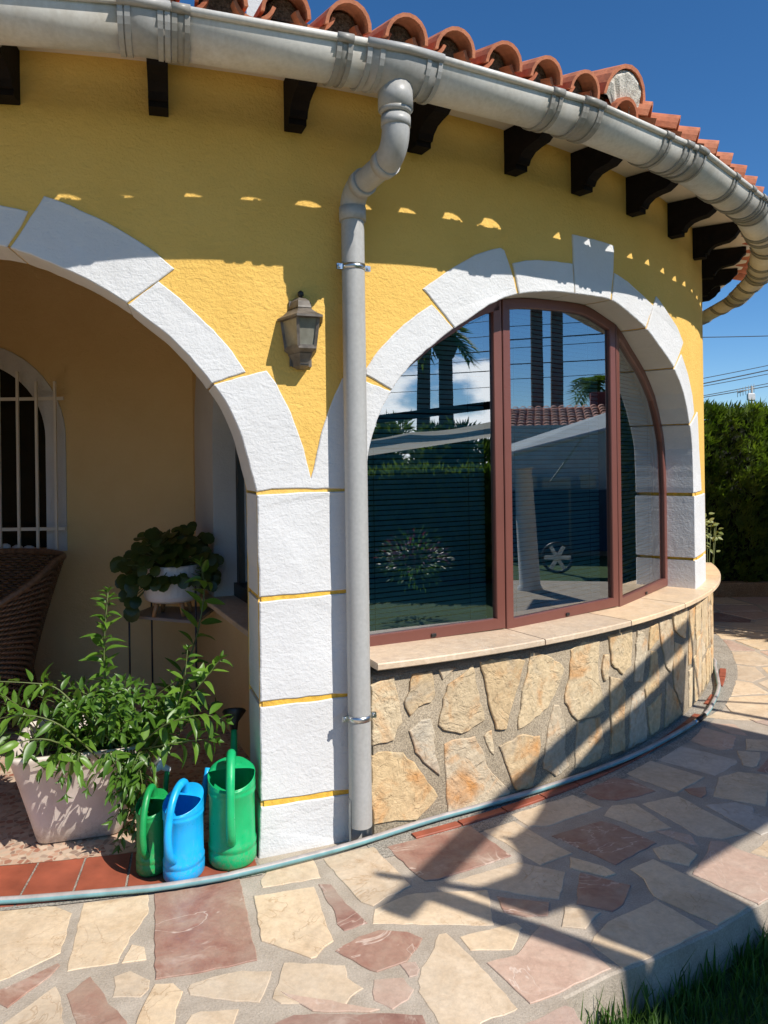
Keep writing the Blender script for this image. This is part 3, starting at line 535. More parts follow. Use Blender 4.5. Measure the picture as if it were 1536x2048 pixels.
# mortar band and the red clay edging that follow the foot of the round wall
g = MB()
a_ = [cyl(p, R + 0.205, 0.0025) for p in [x * 1.0 for x in range(24, 80)]]; b_ = [cyl(p, R - 0.05, 0.0025) for p in [x * 1.0 for x in range(24, 80)]]
g.loft([a_, b_], close=False, smooth=False); g.build('mortar_band', M_conc, terrace)
def ring_block(p0, p1, r0, r1, z0, z1, name, m_, parent, ch=0.003, n=3, mb=None):
    mb = mb or MB()
    rings = []
    for i in range(n + 1):
        p = p0 + (p1 - p0) * i / n
        rings.append([cyl(p, r0, z0), cyl(p, r1, z0), cyl(p, r1, z1 - ch), cyl(p, r1 - ch, z1), cyl(p, r0 + ch, z1), cyl(p, r0, z1 - ch)])
    mb.loft(rings, True, 0, False, (True, True))
    return mb.build(name, m_, parent) if name else mb
p = 26.3
while p < 76:
    wd = rnd.uniform(2.55, 2.75)
    if not (50.5 < p < 54 or 57 < p < 60 or p > 64): ring_block(p, p + wd - 0.10, R + 0.085, R + 0.129, -0.02, 0.011 + rnd.uniform(-.0015, .0015), 'edging_tile', M_tile, terrace)
    p += wd
# red clay tiles across the threshold of the open arch
p = 18.85
k = 0
while p > -8:
    wd = 2.12 if k else 1.3
    ring_block(p - wd + 0.11, p, R - 0.175, R + 0.118, -0.02, 0.009 + rnd.uniform(-.001, .001), 'threshold_tile', M_tile, terrace)
    p -= wd; k += 1
g = MB(); a_ = []; b_ = []
for i in range(-10, 20): a_.append(cyl(i, R + 0.14, 0.0045)); b_.append(cyl(i, R - 0.18, 0.0045))
g.loft([a_, b_], close=False, smooth=False); g.build('tile_bed', M_conc, terrace)
# porch floor
g = MB(); arc = [cyl(p, R - 0.18, 0.006) for p in range(-40, 26, 2)]
g.add(arc + [Vector((-0.6, 5.6, 0.006)), Vector((-5.4, 5.6, 0.006))], [tuple(range(len(arc) + 2))]); structure(g.build('porch_floor', M_terrazzo))

# ================================================================== THE HOUSE
house = thing('house', 'yellow round-cornered house with white stone arches and a red tiled roof', 'house', (A0, B0, 0))
ZTOP = 3.10
PC = 6.5                                              # crown of the open arch
LI = sorted(LEFT_IN); LI = [(p, z) for p, z in LI if p > PC]
LI = [(2 * PC - p, z) for p, z in reversed(LI)] + [(PC, 2.392)] + LI
RI = sorted(RIGHT_IN)
def interp(tab, x):
    if x <= tab[0][0]: return tab[0][1]
    for (a, za), (b, zb) in zip(tab, tab[1:]):
        if x <= b: return za if b == a else za + (zb - za) * (x - a) / (b - a)
    return tab[-1][1]
PL0, PL1 = 2 * PC - 19.21, 19.21
PR0, PR1 = 24.57, 57.41
def zlo(p):
    if PL0 < p < PL1: return interp(LI, p) + 0.006
    if PR0 < p < PR1: return interp(RI, p) + 0.004
    return -0.05
br = sorted(set([x * 0.75 for x in range(-70, 152)] + [p for p, z in LI] + [p for p, z in RI] + [PL0 + .001, PL1 - .001, PR0 + .001, PR1 - .001, PL0 - .001, PL1 + .001, PR0 - .001, PR1 + .001]))
br = [p for i, p in enumerate(br) if i == 0 or p - br[i - 1] > 1e-4]
g = MB()
for r_, flip in ((R, False), (R - 0.25, True)):
    for p0, p1 in zip(br, br[1:]):
        g.add([cyl(p0, r_, zlo(p0)), cyl(p1, r_, zlo(p1)), cyl(p1, r_, ZTOP), cyl(p0, r_, ZTOP)], [(3, 2, 1, 0) if flip else (0, 1, 2, 3)])
g.build('wall', M_yellow, house, recalc=False)
# mortar painted yellow inside each arch ring
def soffit_strip(tab, p0, p1, zb):
    g = MB(); pm_ = (p0 + p1) / 2; pts = [(p0, zb)] + [(p, z) for p, z in tab if p0 <= p <= p1] + [(p1, zb)]
    g.loft([[cyl(pm_ + (p - pm_) * 1.016, r_, z + 0.004) for p, z in pts] for r_ in (R - 0.004, R - 0.248)], False, 0, False); return g
for tab, p0, p1, zb, polys in ((LI, PL0, PL1, 0.0, [[(9.61, 2.491), (9.33, 2.438), (9.02, 2.397), (8.75, 2.36), (PC, 2.389), (13 - 8.75, 2.36), (13 - 9.02, 2.397), (13 - 9.33, 2.438), (13 - 9.61, 2.491), (13 - 8.54, 2.509), (PC, 2.535), (8.54, 2.509)]] + VL[1:] + [[(2 * PC - a, b) for a, b in pl] for pl in VL[1:3]]),
                               (RI, PR0, PR1, 0.72, VR)):
    arch = soffit_strip(tab, p0, p1, zb).build('arch_surround', M_joint, house)
    for pl in polys:
        d = 0.007 + rnd.uniform(-.001, .003)
        pm = rough(inset(ccw([(a * R * math.pi / 180, b) for a, b in pl]), -0.0008), 0.035, 0.0015, rnd)
        prism(pm, lambda u, v, h: cyl(u / R * 180 / math.pi, R + h, v), -0.235, d, 0.004).build('voussoir', M_white, arch)
pier = ring_block(19.35, 24.5, R - 0.235, R + 0.007, 0.05, 1.40, 'pier', M_joint, house, n=6)
for pl in PQ:
    # squared blocks that wrap the pier
    pl = [(a, b if b > .03 else -.03) for a, b in pl]
    pm = rough([(a * R * math.pi / 180, b) for a, b in pl], 0.05, 0.0022, rnd)
    prism(pm, lambda u, v, h: cyl(u / R * 180 / math.pi, R + h, v), -0.25, 0.013, 0.0045).build('quoin', M_white, pier)
jamb = ring_block(58.3, 62.0, R - 0.235, R + 0.007, 0.66, 1.32, 'jamb', M_joint, house, n=4)
for pl in RQ:
    pl = [(57.4 if a < 59 else 63.2, b) for a, b in pl]
    pm = rough([(a * R * math.pi / 180, b) for a, b in pl], 0.05, 0.0005, rnd)
    prism(pm, lambda u, v, h: cyl(u / R * 180 / math.pi, R + h, v), -0.25, 0.013, 0.005).build('quoin', M_white, jamb)
# rubble-stone plinth under the bay window
RP = R + 0.037
g = MB(); ps = [24.62 + i * 0.8 for i in range(100)]
g.loft([[cyl(p, RP - 0.2, 0.66) for p in ps], [cyl(p, RP, 0.66) for p in ps], [cyl(p, RP, -0.05) for p in ps]], False, 0, True)
g.add([cyl(24.62, RP - 0.2, -.05), cyl(24.62, RP, -.05), cyl(24.62, RP, .66), cyl(24.62, RP - .2, .66)], [(0, 1, 2, 3)])
plinth = g.build('plinth', M_mortar, house, recalc=False)
KP = RP * math.pi / 180
def rubble(poly):
    pm = [(a * KP, b) for a, b in poly]
    pm = rough(pm, 0.035, 0.006, rnd)
    prism(pm, lambda u, v, h: cyl(u / KP, RP + h, v), -0.02, rnd.uniform(0.006, 0.013), 0.0035, tilt=(rnd.uniform(-.02, .02), rnd.uniform(-.012, .012))).build('rubble_stone', M_rubble, plinth)
for pl in PLINTH:
    rubble([(a, max(0.018, min(b, 0.655))) for a, b in pl])
p = 55.4
while p < 80:
    z = 0.03
    wd = rnd.uniform(1.2, 2.0)
    while z < 0.6:
        h = rnd.uniform(0.18, 0.4); zt = min(0.64, z + h)
        if zt - z > 0.08:
            rubble([(p + rnd.uniform(0, .25), z), (p + wd - rnd.uniform(.1, .4), z + rnd.uniform(-.01, .04)), (p + wd - rnd.uniform(.1, .3), (z + zt) / 2), (p + wd - rnd.uniform(.1, .5), zt), (p + rnd.uniform(.1, .4), zt - rnd.uniform(0, .04)), (p + rnd.uniform(-.05, .1), (z + zt) / 2)])
        z = zt + rnd.uniform(0.02, 0.04)
    p += wd + 0.15
# window sill slabs
def zs(p): return 0.735 - 0.0012 * (p - 25)
def sill_slab(p0, p1, parent):
    g = MB(); rings = []
    for i in range(9):
        p = p0 + (p1 - p0) * i / 8; z = zs(p)
        ro = R + 0.101
        rings.append([cyl(p, R - 0.235, z - 0.03), cyl(p, ro - 0.004, z - 0.03), cyl(p, ro, z - 0.026), cyl(p, ro, z - 0.006), cyl(p, ro - 0.004, z - 0.001), cyl(p, R - 0.235, z + 0.006)])
    g.loft(rings, True, 0, False, (True, True)); return g.build('sill_slab', M_sill, parent)
sill = sill_slab(24.6, 34.72, house); sill.name = 'window_sill'
for p0, p1 in ((34.80, 42.6), (42.68, 50.5), (50.6, 58.5), (58.56, 66), (66.06, 76)): sill_slab(p0, p1, sill)

# ------------------------------------------------------------------ bay window: three flat casements on a curve
W = [(24.45, R - 0.17), (34.67, R - 0.16), (46.08, R - 0.14), (57.55, R - 0.175)]
WP = [cyl(a, r_, 0) for a, r_ in W]
win = MB()
panes = []
for i in range(3):
    p0, p1 = WP[i], WP[i + 1]; t_ = (p1 - p0); Ln = t_.length; t_.normalize(); nrm = Vector((t_.y, -t_.x, 0))
    def ztop(s):
        q = p0 + t_ * s; ph = math.degrees(math.atan2(q.x - A0, B0 - q.y)); ph = max(PR0, min(PR1, ph)); return interp(RI, ph) - 0.002
    s0, s1 = 0.003, Ln - 0.003
    zb = zs(24.6 + (i + .5) * 11) + 0.004
    N_ = 40
    o = [(s0, zb), (s1, zb)] + [(s1 - (s1 - s0) * j / N_, ztop(s1 - (s1 - s0) * j / N_)) for j in range(N_ + 1)]
    inn = inset(o, 0.052)
    panes.append((p0, t_, nrm, Ln, o, inn, ztop, zb))
    n = len(o); q = inset(o, 0.003); iq = inset(o, 0.049)
    def Pt(s, z, h): return p0 + t_ * s + nrm * h + Vector((0, 0, z))
    vs = []
    for ring, h in ((o, -0.03), (o, 0.010), (q, 0.013), (iq, 0.013), (inn, 0.008), (inn, -0.03)): vs += [Pt(s, z, h) for s, z in ring]
    fs = [(l * n + j, l * n + (j + 1) % n, (l + 1) * n + (j + 1) % n, (l + 1) * n + j) for l in range(5) for j in range(n)]
    win.add(vs, fs)
frame = win.build('window', M_frame, house)
for i, (p0, t_, nrm, Ln, o, inn, ztop, zb) in enumerate(panes):
    def Pt(s, z, h): return p0 + t_ * s + nrm * h + Vector((0, 0, z))
    g = MB(); q = inset(o, 0.047); g.add([Pt(s, z, -0.006) for s, z in q], [tuple(range(len(q)))]); g.build('pane', M_glass, frame, recalc=False)
    g = MB(); c = Pt(Ln * 0.5, zb + 0.017, 0.016); g.box(c, (0.026, 0.008, 0.016), math.atan2(t_.y, t_.x), ch=0.002); g.build('weep_cap', M_black, frame)
    # glazing bead lines
    # venetian blind close behind the glass
    blind = MB().bar(Pt(0.06, zb + 0.05, -0.075), Pt(Ln - 0.06, zb + 0.05, -0.075), 0.025, 0.012).build('blind', M_blind, house)
    z = zb + 0.066
    zmax = max(z_ for s, z_ in o)
    while z < zmax - 0.01:
        a = 0.055; b = Ln - 0.055
        while a < b and ztop(a) < z: a += 0.01
        while b > a and ztop(b) < z: b -= 0.01
        if b - a > 0.06:
            g = MB(); dz = rnd.uniform(-.0012, .0012)
            prof = [(-0.005, 0.0092), (-0.001, 0.005), (0.001, 0.0), (-0.001, -0.005), (-0.004, -0.0088)]
            g.loft([[Pt(s, z + v + dz, -0.075 + h) for h, v in prof] for s in (a, b)], False, 0, True)
            g.build('slat', M_blind, blind, recalc=False)
        z += 0.0236
    for s in (0.16, Ln - 0.16):
        if ztop(s) > zb + 0.3: MB().tube([Pt(s, zb + 0.05, -0.062), Pt(s, min(ztop(s), 2.3), -0.062)], 0.0013, 5).build('cord', M_black, blind)

# ------------------------------------------------------------------ inner walls of porch and bay room
def wallbox(p, q, th, z0, z1, name, m_, parent):
    p, q = Vector((*p, 0)), Vector((*q, 0)); d = (q - p).normalized(); nn = Vector((-d.y, d.x, 0)) * th
    v = [p, q, q + nn, p + nn]
    g = MB(); g.add([a + Vector((0, 0, z0)) for a in v] + [a + Vector((0, 0, z1)) for a in v], [(3, 2, 1, 0), (4, 5, 6, 7), (0, 1, 5, 4), (1, 2, 6, 5), (2, 3, 7, 6), (3, 0, 4, 7)])
    return g.build(name, m_, parent)
# back wall with an arched barred window; side wall with an arched window
BY = 5.33; BXL = -6.2
def holed_wall(name, org, ud, length, hole, zs_, ri, zb, mats, parent, ztop=3.05, top_r=None):
    """flat wall from org along ud with an arched opening centred at hole (u)"""
    org = Vector(org); ud = Vector(ud); g = MB(); us = sorted(set([0, length] + [hole + ri * math.sin(math.pi / 2 * (i / 16)) * s for i in range(17) for s in (-1, 1)]))
    zz = lambda u: zs_ + math.sqrt(max(0, ri * ri - (u - hole) ** 2))
    P = lambda u, z: org + ud * u + Vector((0, 0, z))
    for a, b in zip(us, us[1:]):
        if b <= hole - ri + 1e-6 or a >= hole + ri - 1e-6: g.add([P(a, 0), P(b, 0), P(b, ztop), P(a, ztop)], [(0, 1, 2, 3)])
        else:
            g.add([P(a, 0), P(b, 0), P(b, zb), P(a, zb)], [(0, 1, 2, 3)]); g.add([P(a, zz(a)), P(b, zz(b)), P(b, ztop), P(a, ztop)], [(0, 1, 2, 3)])
    return g.build(name, mats, parent, recalc=False), P, zz
def arch_band(P, hole, zs_, ri, ro, zb, nrm, d, depth, name, m_, parent):
    ang = [math.pi * i / 32 for i in range(33)]
    inn = [(hole + ri, zb)] + [(hole + ri * math.cos(a), zs_ + ri * math.sin(a)) for a in ang] + [(hole - ri, zb)]
    ou = [(hole + ro, zb)] + [(hole + ro * math.cos(a), zs_ + ro * math.sin(a)) for a in ang] + [(hole - ro, zb)]
    g = MB(); nrm = Vector(nrm)
    g.loft([[P(u, z) + nrm * 0.001 for u, z in ou], [P(u, z) + nrm * d for u, z in ou], [P(u, z) + nrm * d for u, z in inn], [P(u, z) - nrm * depth for u, z in inn]], False, 0, False)
    return g.build(name, m_, parent)
bw, PB, zzB = holed_wall('porch_back_wall', (BXL, BY, 0), (1, 0, 0), -1.32 - BXL, -2.87 - BXL, 1.75, 0.533, 0.985, M_cream_in, house)
arch_band(PB, -2.87 - BXL, 1.75, 0.533, 0.67, 0.97, (0, -1, 0), 0.012, 0.16, 'inner_arch_trim', M_white, house)
g = MB(); g.box((-2.87, BY - 0.03 + 0.06, 0.965), (1.12, 0.22, 0.03), ch=0.004); g.build('inner_sill', M_sill, house)
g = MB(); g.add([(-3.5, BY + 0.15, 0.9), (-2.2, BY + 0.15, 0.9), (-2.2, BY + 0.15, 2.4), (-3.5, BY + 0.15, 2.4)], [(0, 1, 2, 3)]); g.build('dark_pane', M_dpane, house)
g = MB(); g.add([(-3.6, BY + 0.5, 0.8), (-2.1, BY + 0.5, 0.8), (-2.1, BY + 0.5, 2.5), (-3.6, BY + 0.5, 2.5)], [(0, 1, 2, 3)]); g.build('dark_backing', M_dark, house)
grille = MB()
for zz_ in (1.13, 2.015): grille.bar((-3.55, BY - 0.10, zz_), (-2.17, BY - 0.10, zz_), 0.012, 0.022)
grille = grille.build('window_grille', M_bars, house)
for i in range(11):
    x = -2.225 - 0.127 * i
    MB().bar((x, BY - 0.115, 0.99), (x, BY - 0.115, 2.13 if i < 2 else 2.2), 0.016, 0.016).build('bar', M_bars, grille)
SD = Vector((0.418, -0.908, 0)); SO = Vector((-1.32, BY, 0)); SN = Vector((-0.908, -0.418, 0))
sw, PS, zzS = holed_wall('porch_side_wall', SO, SD, 2.3, 1.27, 1.70, 0.60, 0.735, M_cream_in, house)
arch_band(PS, 1.27, 1.70, 0.60, 1.16, 0.74, SN, 0.012, 0.20, 'inner_arch_trim', M_white, house)
g = MB(); c = PS(1.27, 0.725); g.box(c - SN * 0.07, (1.7, 0.30, 0.03), math.atan2(SD.y, SD.x), ch=0.004); g.build('inner_sill', M_sill, house)
def band_frame(off, wd, ri):
    ang = [math.pi * i / 24 for i in range(25)]
    mk = lambda r_, zb: [(1.27 + r_, zb)] + [(1.27 + r_ * math.cos(a), 1.70 + r_ * math.sin(a)) for a in ang] + [(1.27 - r_, zb)]
    o, i_ = mk(ri, 0.745), mk(ri - wd, 0.80); n = len(o)
    return MB().loft([[PS(u, z) - SN * off for u, z in o], [PS(u, z) - SN * (off - .03) for u, z in o], [PS(u, z) - SN * (off - .03) for u, z in i_], [PS(u, z) - SN * off for u, z in i_]], False, 0, False)
sf = band_frame(0.16, 0.05, 0.6).build('inner_window', M_black, house)
g = MB(); g.add([PS(1.27 + u, z) - SN * 0.15 for u, z in ((-.6, .74), (.6, .74), (.6, 2.3), (-.6, 2.3))], [(0, 1, 2, 3)]); g.build('pane', M_glass, sf)
g = MB(); g.box(PS(1.27, 0.78) - SN * 0.14, (1.2, 0.06, 0.08), math.atan2(SD.y, SD.x)); g.build('bottom_rail', M_black, sf)
g = MB(); g.add([PS(0.5, 0.6) - SN * 0.4, PS(2.1, 0.6) - SN * 0.4, PS(2.1, 2.6) - SN * 0.4, PS(0.5, 2.6) - SN * 0.4], [(0, 1, 2, 3)]); g.build('room_backing', M_dark, house)  # dark sheet standing in for the shade of the room behind this pane
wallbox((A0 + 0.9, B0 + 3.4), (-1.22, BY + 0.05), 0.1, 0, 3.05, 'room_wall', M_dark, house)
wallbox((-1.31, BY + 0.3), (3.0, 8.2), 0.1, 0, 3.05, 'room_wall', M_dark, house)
wallbox((BXL, 1.6), (BXL, BY + 0.2), 0.1, 0, 3.05, 'porch_end_wall', M_cream_in, house)
# ceiling over all
g = MB(); ps = list(range(-55, 116, 3)); g.add([cyl(p, R - 0.02, 3.05) for p in ps] + [Vector((3, 12.6, 3.05)), Vector((-7, 12.6, 3.05))], [tuple(range(len(ps) + 2))]); g.build('ceiling', M_soffit, house)

# ------------------------------------------------------------------ eaves: soffit, corbels, tiles
g = MB(); ps = [x * 1.5 for x in range(-36, 82)]
g.loft([[cyl(p, R - 0.02, 3.086) for p in ps], [cyl(p, R + 0.34, 3.086) for p in ps], [cyl(p, R + 0.34, 3.106) for p in ps], [cyl(p, R - 0.3, 3.106) for p in ps]], False, 0, False)
g.build('soffit', M_soffit, house)
prof = [(0, 3.082), (0.305, 3.082), (0.305, 3.038), (0.287, 3.026), (0.262, 2.992), (0.225, 2.968), (0.18, 2.962), (0.14, 2.952), (0.108, 2.928), (0.097, 2.905), (0.083, 2.905), (0.083, 2.882), (0.0, 2.882)]
def corbel_mesh():
    g = MB(); w2 = 0.036; n = len(prof)
    for s in (-1, 1): g.v += [(s * w2, -o, z - 2.882) for o, z in prof]
    g.f += [tuple(range(n)), tuple(range(2 * n - 1, n - 1, -1))] + [(i, (i + 1) % n, n + (i + 1) % n, n + i) for i in range(n)]
    g.m += [0] * (n + 2); g.sm += [False] * (n + 2); return g.mesh('corbel', M_wood)
cme = corbel_mesh()
for ph in (-9.6, -3.4, 2.8, 8.95, 15.1, 21.15, 27.55, 33.75, 39.2, 45.2, 51.95, 59.2, 66.7, 74.2, 81.5, 89, 96):
    o = bpy.data.objects.new('corbel', cme); COL.objects.link(o); o.parent = house
    c = cyl(ph, R - 0.005, 2.882) - Vector((A0, B0, 0)); o.location = c; o.rotation_euler = (0, 0, rad(ph))
# roof bed and tiles
SLP = 0.29
g = MB(); ps = [x * 1.5 for x in range(-36, 82)]
g.loft([[cyl(p, R + 0.335, 3.107) for p in ps], [cyl(p, R + 0.335, 3.109) for p in ps], [cyl(p, 0.6, 3.109 + SLP * (R + .335 - .6)) for p in ps]], False, 0, False)
roof = g.build('roof', M_rmortar, house)
def half_barrel(ra, rb, ln, th, up, a0=0.0):
    g = MB(); n = 10; rings = []
    for (y, r_, t2) in ((0, ra, 0), (0, ra - th, 1), (ln, rb - th, 1), (ln, rb, 0)):
        rings.append([(math.cos(a0 + (math.pi - 2 * a0) * i / n) * r_, y, up * math.sin(a0 + (math.pi - 2 * a0) * i / n) * r_ * 1.04) for i in range(n + 1)])
    rings.append(rings[0]); g.loft(rings, False, 0, False)
    for e in (0, n):
        n0 = len(g.v); g.v += [rings[k][e] for k in range(4)]; g.f.append((n0, n0 + 1, n0 + 2, n0 + 3)); g.m.append(0); g.sm.append(False)
    me = g.mesh('roof_tile', M_terra)
    for p_ in me.polygons: p_.use_smooth = False
    return me
cover = half_barrel(0.088, 0.072, 0.46, 0.013, 1); pan = half_barrel(0.078, 0.094, 0.46, 0.013, -1, 0.35)
plug = MB()
plug.add([(math.cos(math.pi * i / 8) * 0.066, 0.085, math.sin(math.pi * i / 8) * 0.068) for i in range(9)] + [(math.cos(math.pi * i / 8) * 0.06, 0.2, math.sin(math.pi * i / 8) * 0.062) for i in range(9)],
         [tuple(range(9))] + [(i, i + 1, 10 + i, 9 + i) for i in range(8)])
plug = plug.mesh('mortar_plug', M_rmortar)
def put(me, name, ph, r_, z, jit=True, tw=0.0):
    o = bpy.data.objects.new(name, me); COL.objects.link(o); o.parent = roof
    j = rnd.uniform(-1, 1) if jit else 0
    o.rotation_euler = (math.atan(SLP) + 0.02 * j, rnd.uniform(-.02, .02), rad(ph + tw) + 0.025 * (rnd.uniform(-1, 1) if jit else 0))
    o.location = cyl(ph + rnd.uniform(-.06, .06), r_ + rnd.uniform(-.006, .006), z + rnd.uniform(-.003, .003)); return o
k0 = 24.47 - 2.36 * 15
for i in range(38):
    ph = k0 + 2.36 * i
    if 35.4 < ph < 37.6: continue
    tw = max(0.0, 71 - ph) if ph > 37 else 0.0        # beyond the hip the tiles of the next roof plane all run one way
    for row in range(2):
        r_ = R + 0.445 - 0.36 * row; z = 3.086 + 0.36 * SLP * row + 0.0
        if row and not (-5 < ph < 62): continue
        if ph > 37: z -= 0.012
        put(cover, 'cover_tile', ph, r_, z, tw=tw)
        put(pan, 'pan_tile', ph + 1.18, r_ - 0.01, z + 0.054, tw=tw)
        if row == 0: put(plug, 'mortar_plug', ph, r_ + 0.0, z, tw=tw)
# hip ridge, its end filled with pale mortar
hip = 36.55
rdir = Vector((-math.sin(rad(hip)), math.cos(rad(hip)), 0))
def ridge_tile(s, lift):
    o = bpy.data.objects.new('ridge_tile', ridge_me); COL.objects.link(o); o.parent = roof
    o.location = cyl(hip, R + 0.455 - s, 3.115 + SLP * s + lift); o.rotation_euler = (math.atan(SLP), 0, rad(hip)); return o
ridge_me = half_barrel(0.142, 0.118, 0.50, 0.016, 1); ridge_me.name = 'ridge_tile'
ridge_tile(0.0, 0.0); ridge_tile(0.42, 0.014); ridge_tile(0.84, 0.02)
g = MB(); rr = random.Random(3)
yy = []
for (y, r_) in ((0.004, 0.108), (0.012, 0.124), (0.05, 0.125), (0.4, 0.112)):
    yy.append([Vector((math.cos(math.pi * i / 14) * r_ * (1 + rr.uniform(-.03, .03)), y + rr.uniform(-.006, .006) * (y < .03), math.sin(math.pi * i / 14) * r_ - 0.0)) for i in range(15)])
inner = [Vector((math.cos(math.pi * i / 14) * 0.055, 0.006 + rr.uniform(-.004, .01), math.sin(math.pi * i / 14) * 0.055 - 0.045 + rr.uniform(-.008, .008))) for i in range(15)]
g.loft([inner] + yy, False, 0, False)
hm = g.mesh('hip_mortar', M_hmortar)
o = bpy.data.objects.new('hip_mortar', hm); COL.objects.link(o); o.parent = roof; o.location = cyl(hip, R + 0.455, 3.115); o.rotation_euler = (math.atan(SLP), 0, rad(hip))
pt_ = put(cover, 'cover_tile', hip, R + 0.455, 3.035, False)
g = MB()
g.box((0.0, 0.25, -0.045), (0.22, 0.4, 0.09)); o = bpy.data.objects.new('hip_bed', g.mesh('hip_bed', M_rmortar)); COL.objects.link(o); o.parent = roof
o.location = cyl(hip, R + 0.455, 3.115); o.rotation_euler = (math.atan(SLP), 0, rad(hip))
# white chimney
g = MB(); cpos = at(514, -60, 5.6); g.box((cpos.x, cpos.y, 4.1), (0.16, 0.3, 1.7), rad(10), ch=0.01); g.build('chimney', M_white, house)
# ================================================================== GUTTER
gutter = thing('rain_gutter', 'grey half-round plastic rain gutter running along the curved eave', 'gutter', (A0, B0, 2.9))
GV = [-23.2, -13.8, -4.4, 5.1, 14.6, 24.1, 33.4, 42.0, 52.6, 62.2, 71.6, 81, 90.5, 100, 109]
GC, GR, GZ = R + 0.43, 0.1, 3.0
def gsect(phi, k=1.0, dr=0.0):
    """points of the trough profile, outer lip first"""
    out_ = []
    for i in range(15):
        a = -math.pi * 0.91 * i / 14
        out_.append(cyl(phi, GC + (GR * k + dr) * math.cos(a), GZ + (GR * k + dr) * math.sin(a) * 1.0))
    return out_
def gpt(ph, k=1.0):
    for a, b in zip(GV, GV[1:]):
        if a <= ph <= b:
            t_ = (ph - a) / (b - a); A, B = gsect(a, k), gsect(b, k); return [p.lerp(q, t_) for p, q in zip(A, B)]
def gband(p0, p1, k, th, name, m_, n=1, lip=True, ribs=()):
    g = MB(); sts = sorted(set([p0, p1] + [v for v in GV if p0 < v < p1]))
    oo = [gpt(p, k) for p in sts]; ii = [gpt(p, k - th / GR) for p in sts]
    rings = [o + list(reversed(i)) for o, i in zip(oo, ii)]
    g.loft(rings, True, 0, True, (True, True))
    if lip:
        g.tube([o[0] + (o[0] - i[0]).normalized() * 0.004 + Vector((0, 0, 0.002)) for o, i in zip(oo, ii)], 0.0135 * (1 if k < 1.03 else 1.2), 10)
    for rp in ribs:
        a, b = gpt(rp - 0.09, k), gpt(rp + 0.09, k); a2, b2 = gpt(rp - 0.09, k + 0.045), gpt(rp + 0.09, k + 0.045)
        g.loft([a, a2, b2, b], False, 0, False)
    o = g.build(name, m_, gutter)
    me = o.data
    return o
for a, b in zip(GV, GV[1:]):
    gband(a + 0.004, b - 0.004, 1.0, 0.0035, 'gutter_segment', M_gutter)
for v, wd in ((14.75, 0.85), (24.1, 1.55), (33.4, 0.62), (42.0, 0.5), (52.6, 0.5), (62.2, 0.5), (5.1, 0.7), (71.6, .5), (81, .5), (90.5, .5)):
    gband(v - wd, v + wd, 1.05, 0.004, 'coupling', M_clip if v not in (14.75, 24.1) else M_pipe, ribs=(v - wd + .09, v - wd * 0.62, v + wd * 0.62, v + wd - .09) if wd > .6 else (v - wd + .09, v + wd - .09))
for ph in (15.95, 21.7, 31.35, 39.0, 40.75, 46.9, 49.6, 51.55, 57.5, 59.0, 67, 69.5, 75, 78.5, 85, 9.5, 2):
    gband(ph - 0.30, ph + 0.30, 1.035, 0.004, 'clip', M_clip, ribs=(ph - .21, ph + .21))
# ================================================================== DOWNPIPE
down = thing('downpipe', 'grey plastic downpipe clamped to the white pier', 'downpipe', tuple(cyl(23.75, R + 0.08, 0.0)))
def arc_pts(p, c, q, n=7):
    p, c, q = Vector(p), Vector(c), Vector(q); return [(p * (1 - t) * (1 - t) + c * 2 * t * (1 - t) + q * t * t) for t in [i / n for i in range(n + 1)]]
PO = 24.1; PW = 23.72
rO, rW = R + 0.43, R + 0.080
T0 = cyl(PO, rO, 2.93); T1 = cyl(PO, rO, 2.775); K1 = cyl(PO, rO, 2.69); T2 = cyl(PO, rO - 0.085, 2.672)
K2 = cyl(PW, rW, 2.638); T3 = cyl(PW + .05, rW + 0.085, 2.646); T4 = cyl(PW, rW, 2.56); T5 = cyl(PW, rW, 0.088)
MB().tube([cyl(PO, rO, 2.925), cyl(PO, rO, 2.83)], 0.064, 20).build('outlet_socket', M_pipe, down)
MB().tube([cyl(PO, rO, 2.832), cyl(PO, rO, 2.815)], [0.064, 0.052], 20).build('socket_rim', M_pipe, down)
MB().tube([cyl(PO, rO, 2.82), cyl(PO, rO, 2.775)], 0.0475, 20).build('spigot', M_clip, down)
el = MB().tube(arc_pts(T1, K1, T2), 0.051, 20, cap=False)
el.tube([T1 + Vector((0, 0, .03)), T1 + Vector((0, 0, -.006))], 0.0545, 20)
d_ = (T3 - T2).normalized(); el.tube([T2 - d_ * 0.012, T2 + d_ * 0.03], 0.0545, 20); el.build('elbow', M_pipe, down)
MB().tube([T2 + d_ * 0.02, T3], 0.0465, 20, cap=False).build('cross_pipe', M_pipe, down)
el = MB().tube(arc_pts(T3, K2, T4), 0.051, 20, cap=False); el.tube([T3 - d_ * 0.03, T3 + d_ * 0.012], 0.0545, 20); el.tube([T4 + Vector((0, 0, .02)), T4 + Vector((0, 0, -.035))], 0.0545, 20); el.build('elbow', M_pipe, down)
pm = MB().tube([T4, cyl(PW, rW, 1.5), T5], 0.0465, 24, cap=False); pm.tube([T5 + Vector((0, 0, .2)), T5], 0.0435, 24, cap=False); pm.build('pipe', M_pipe, down)
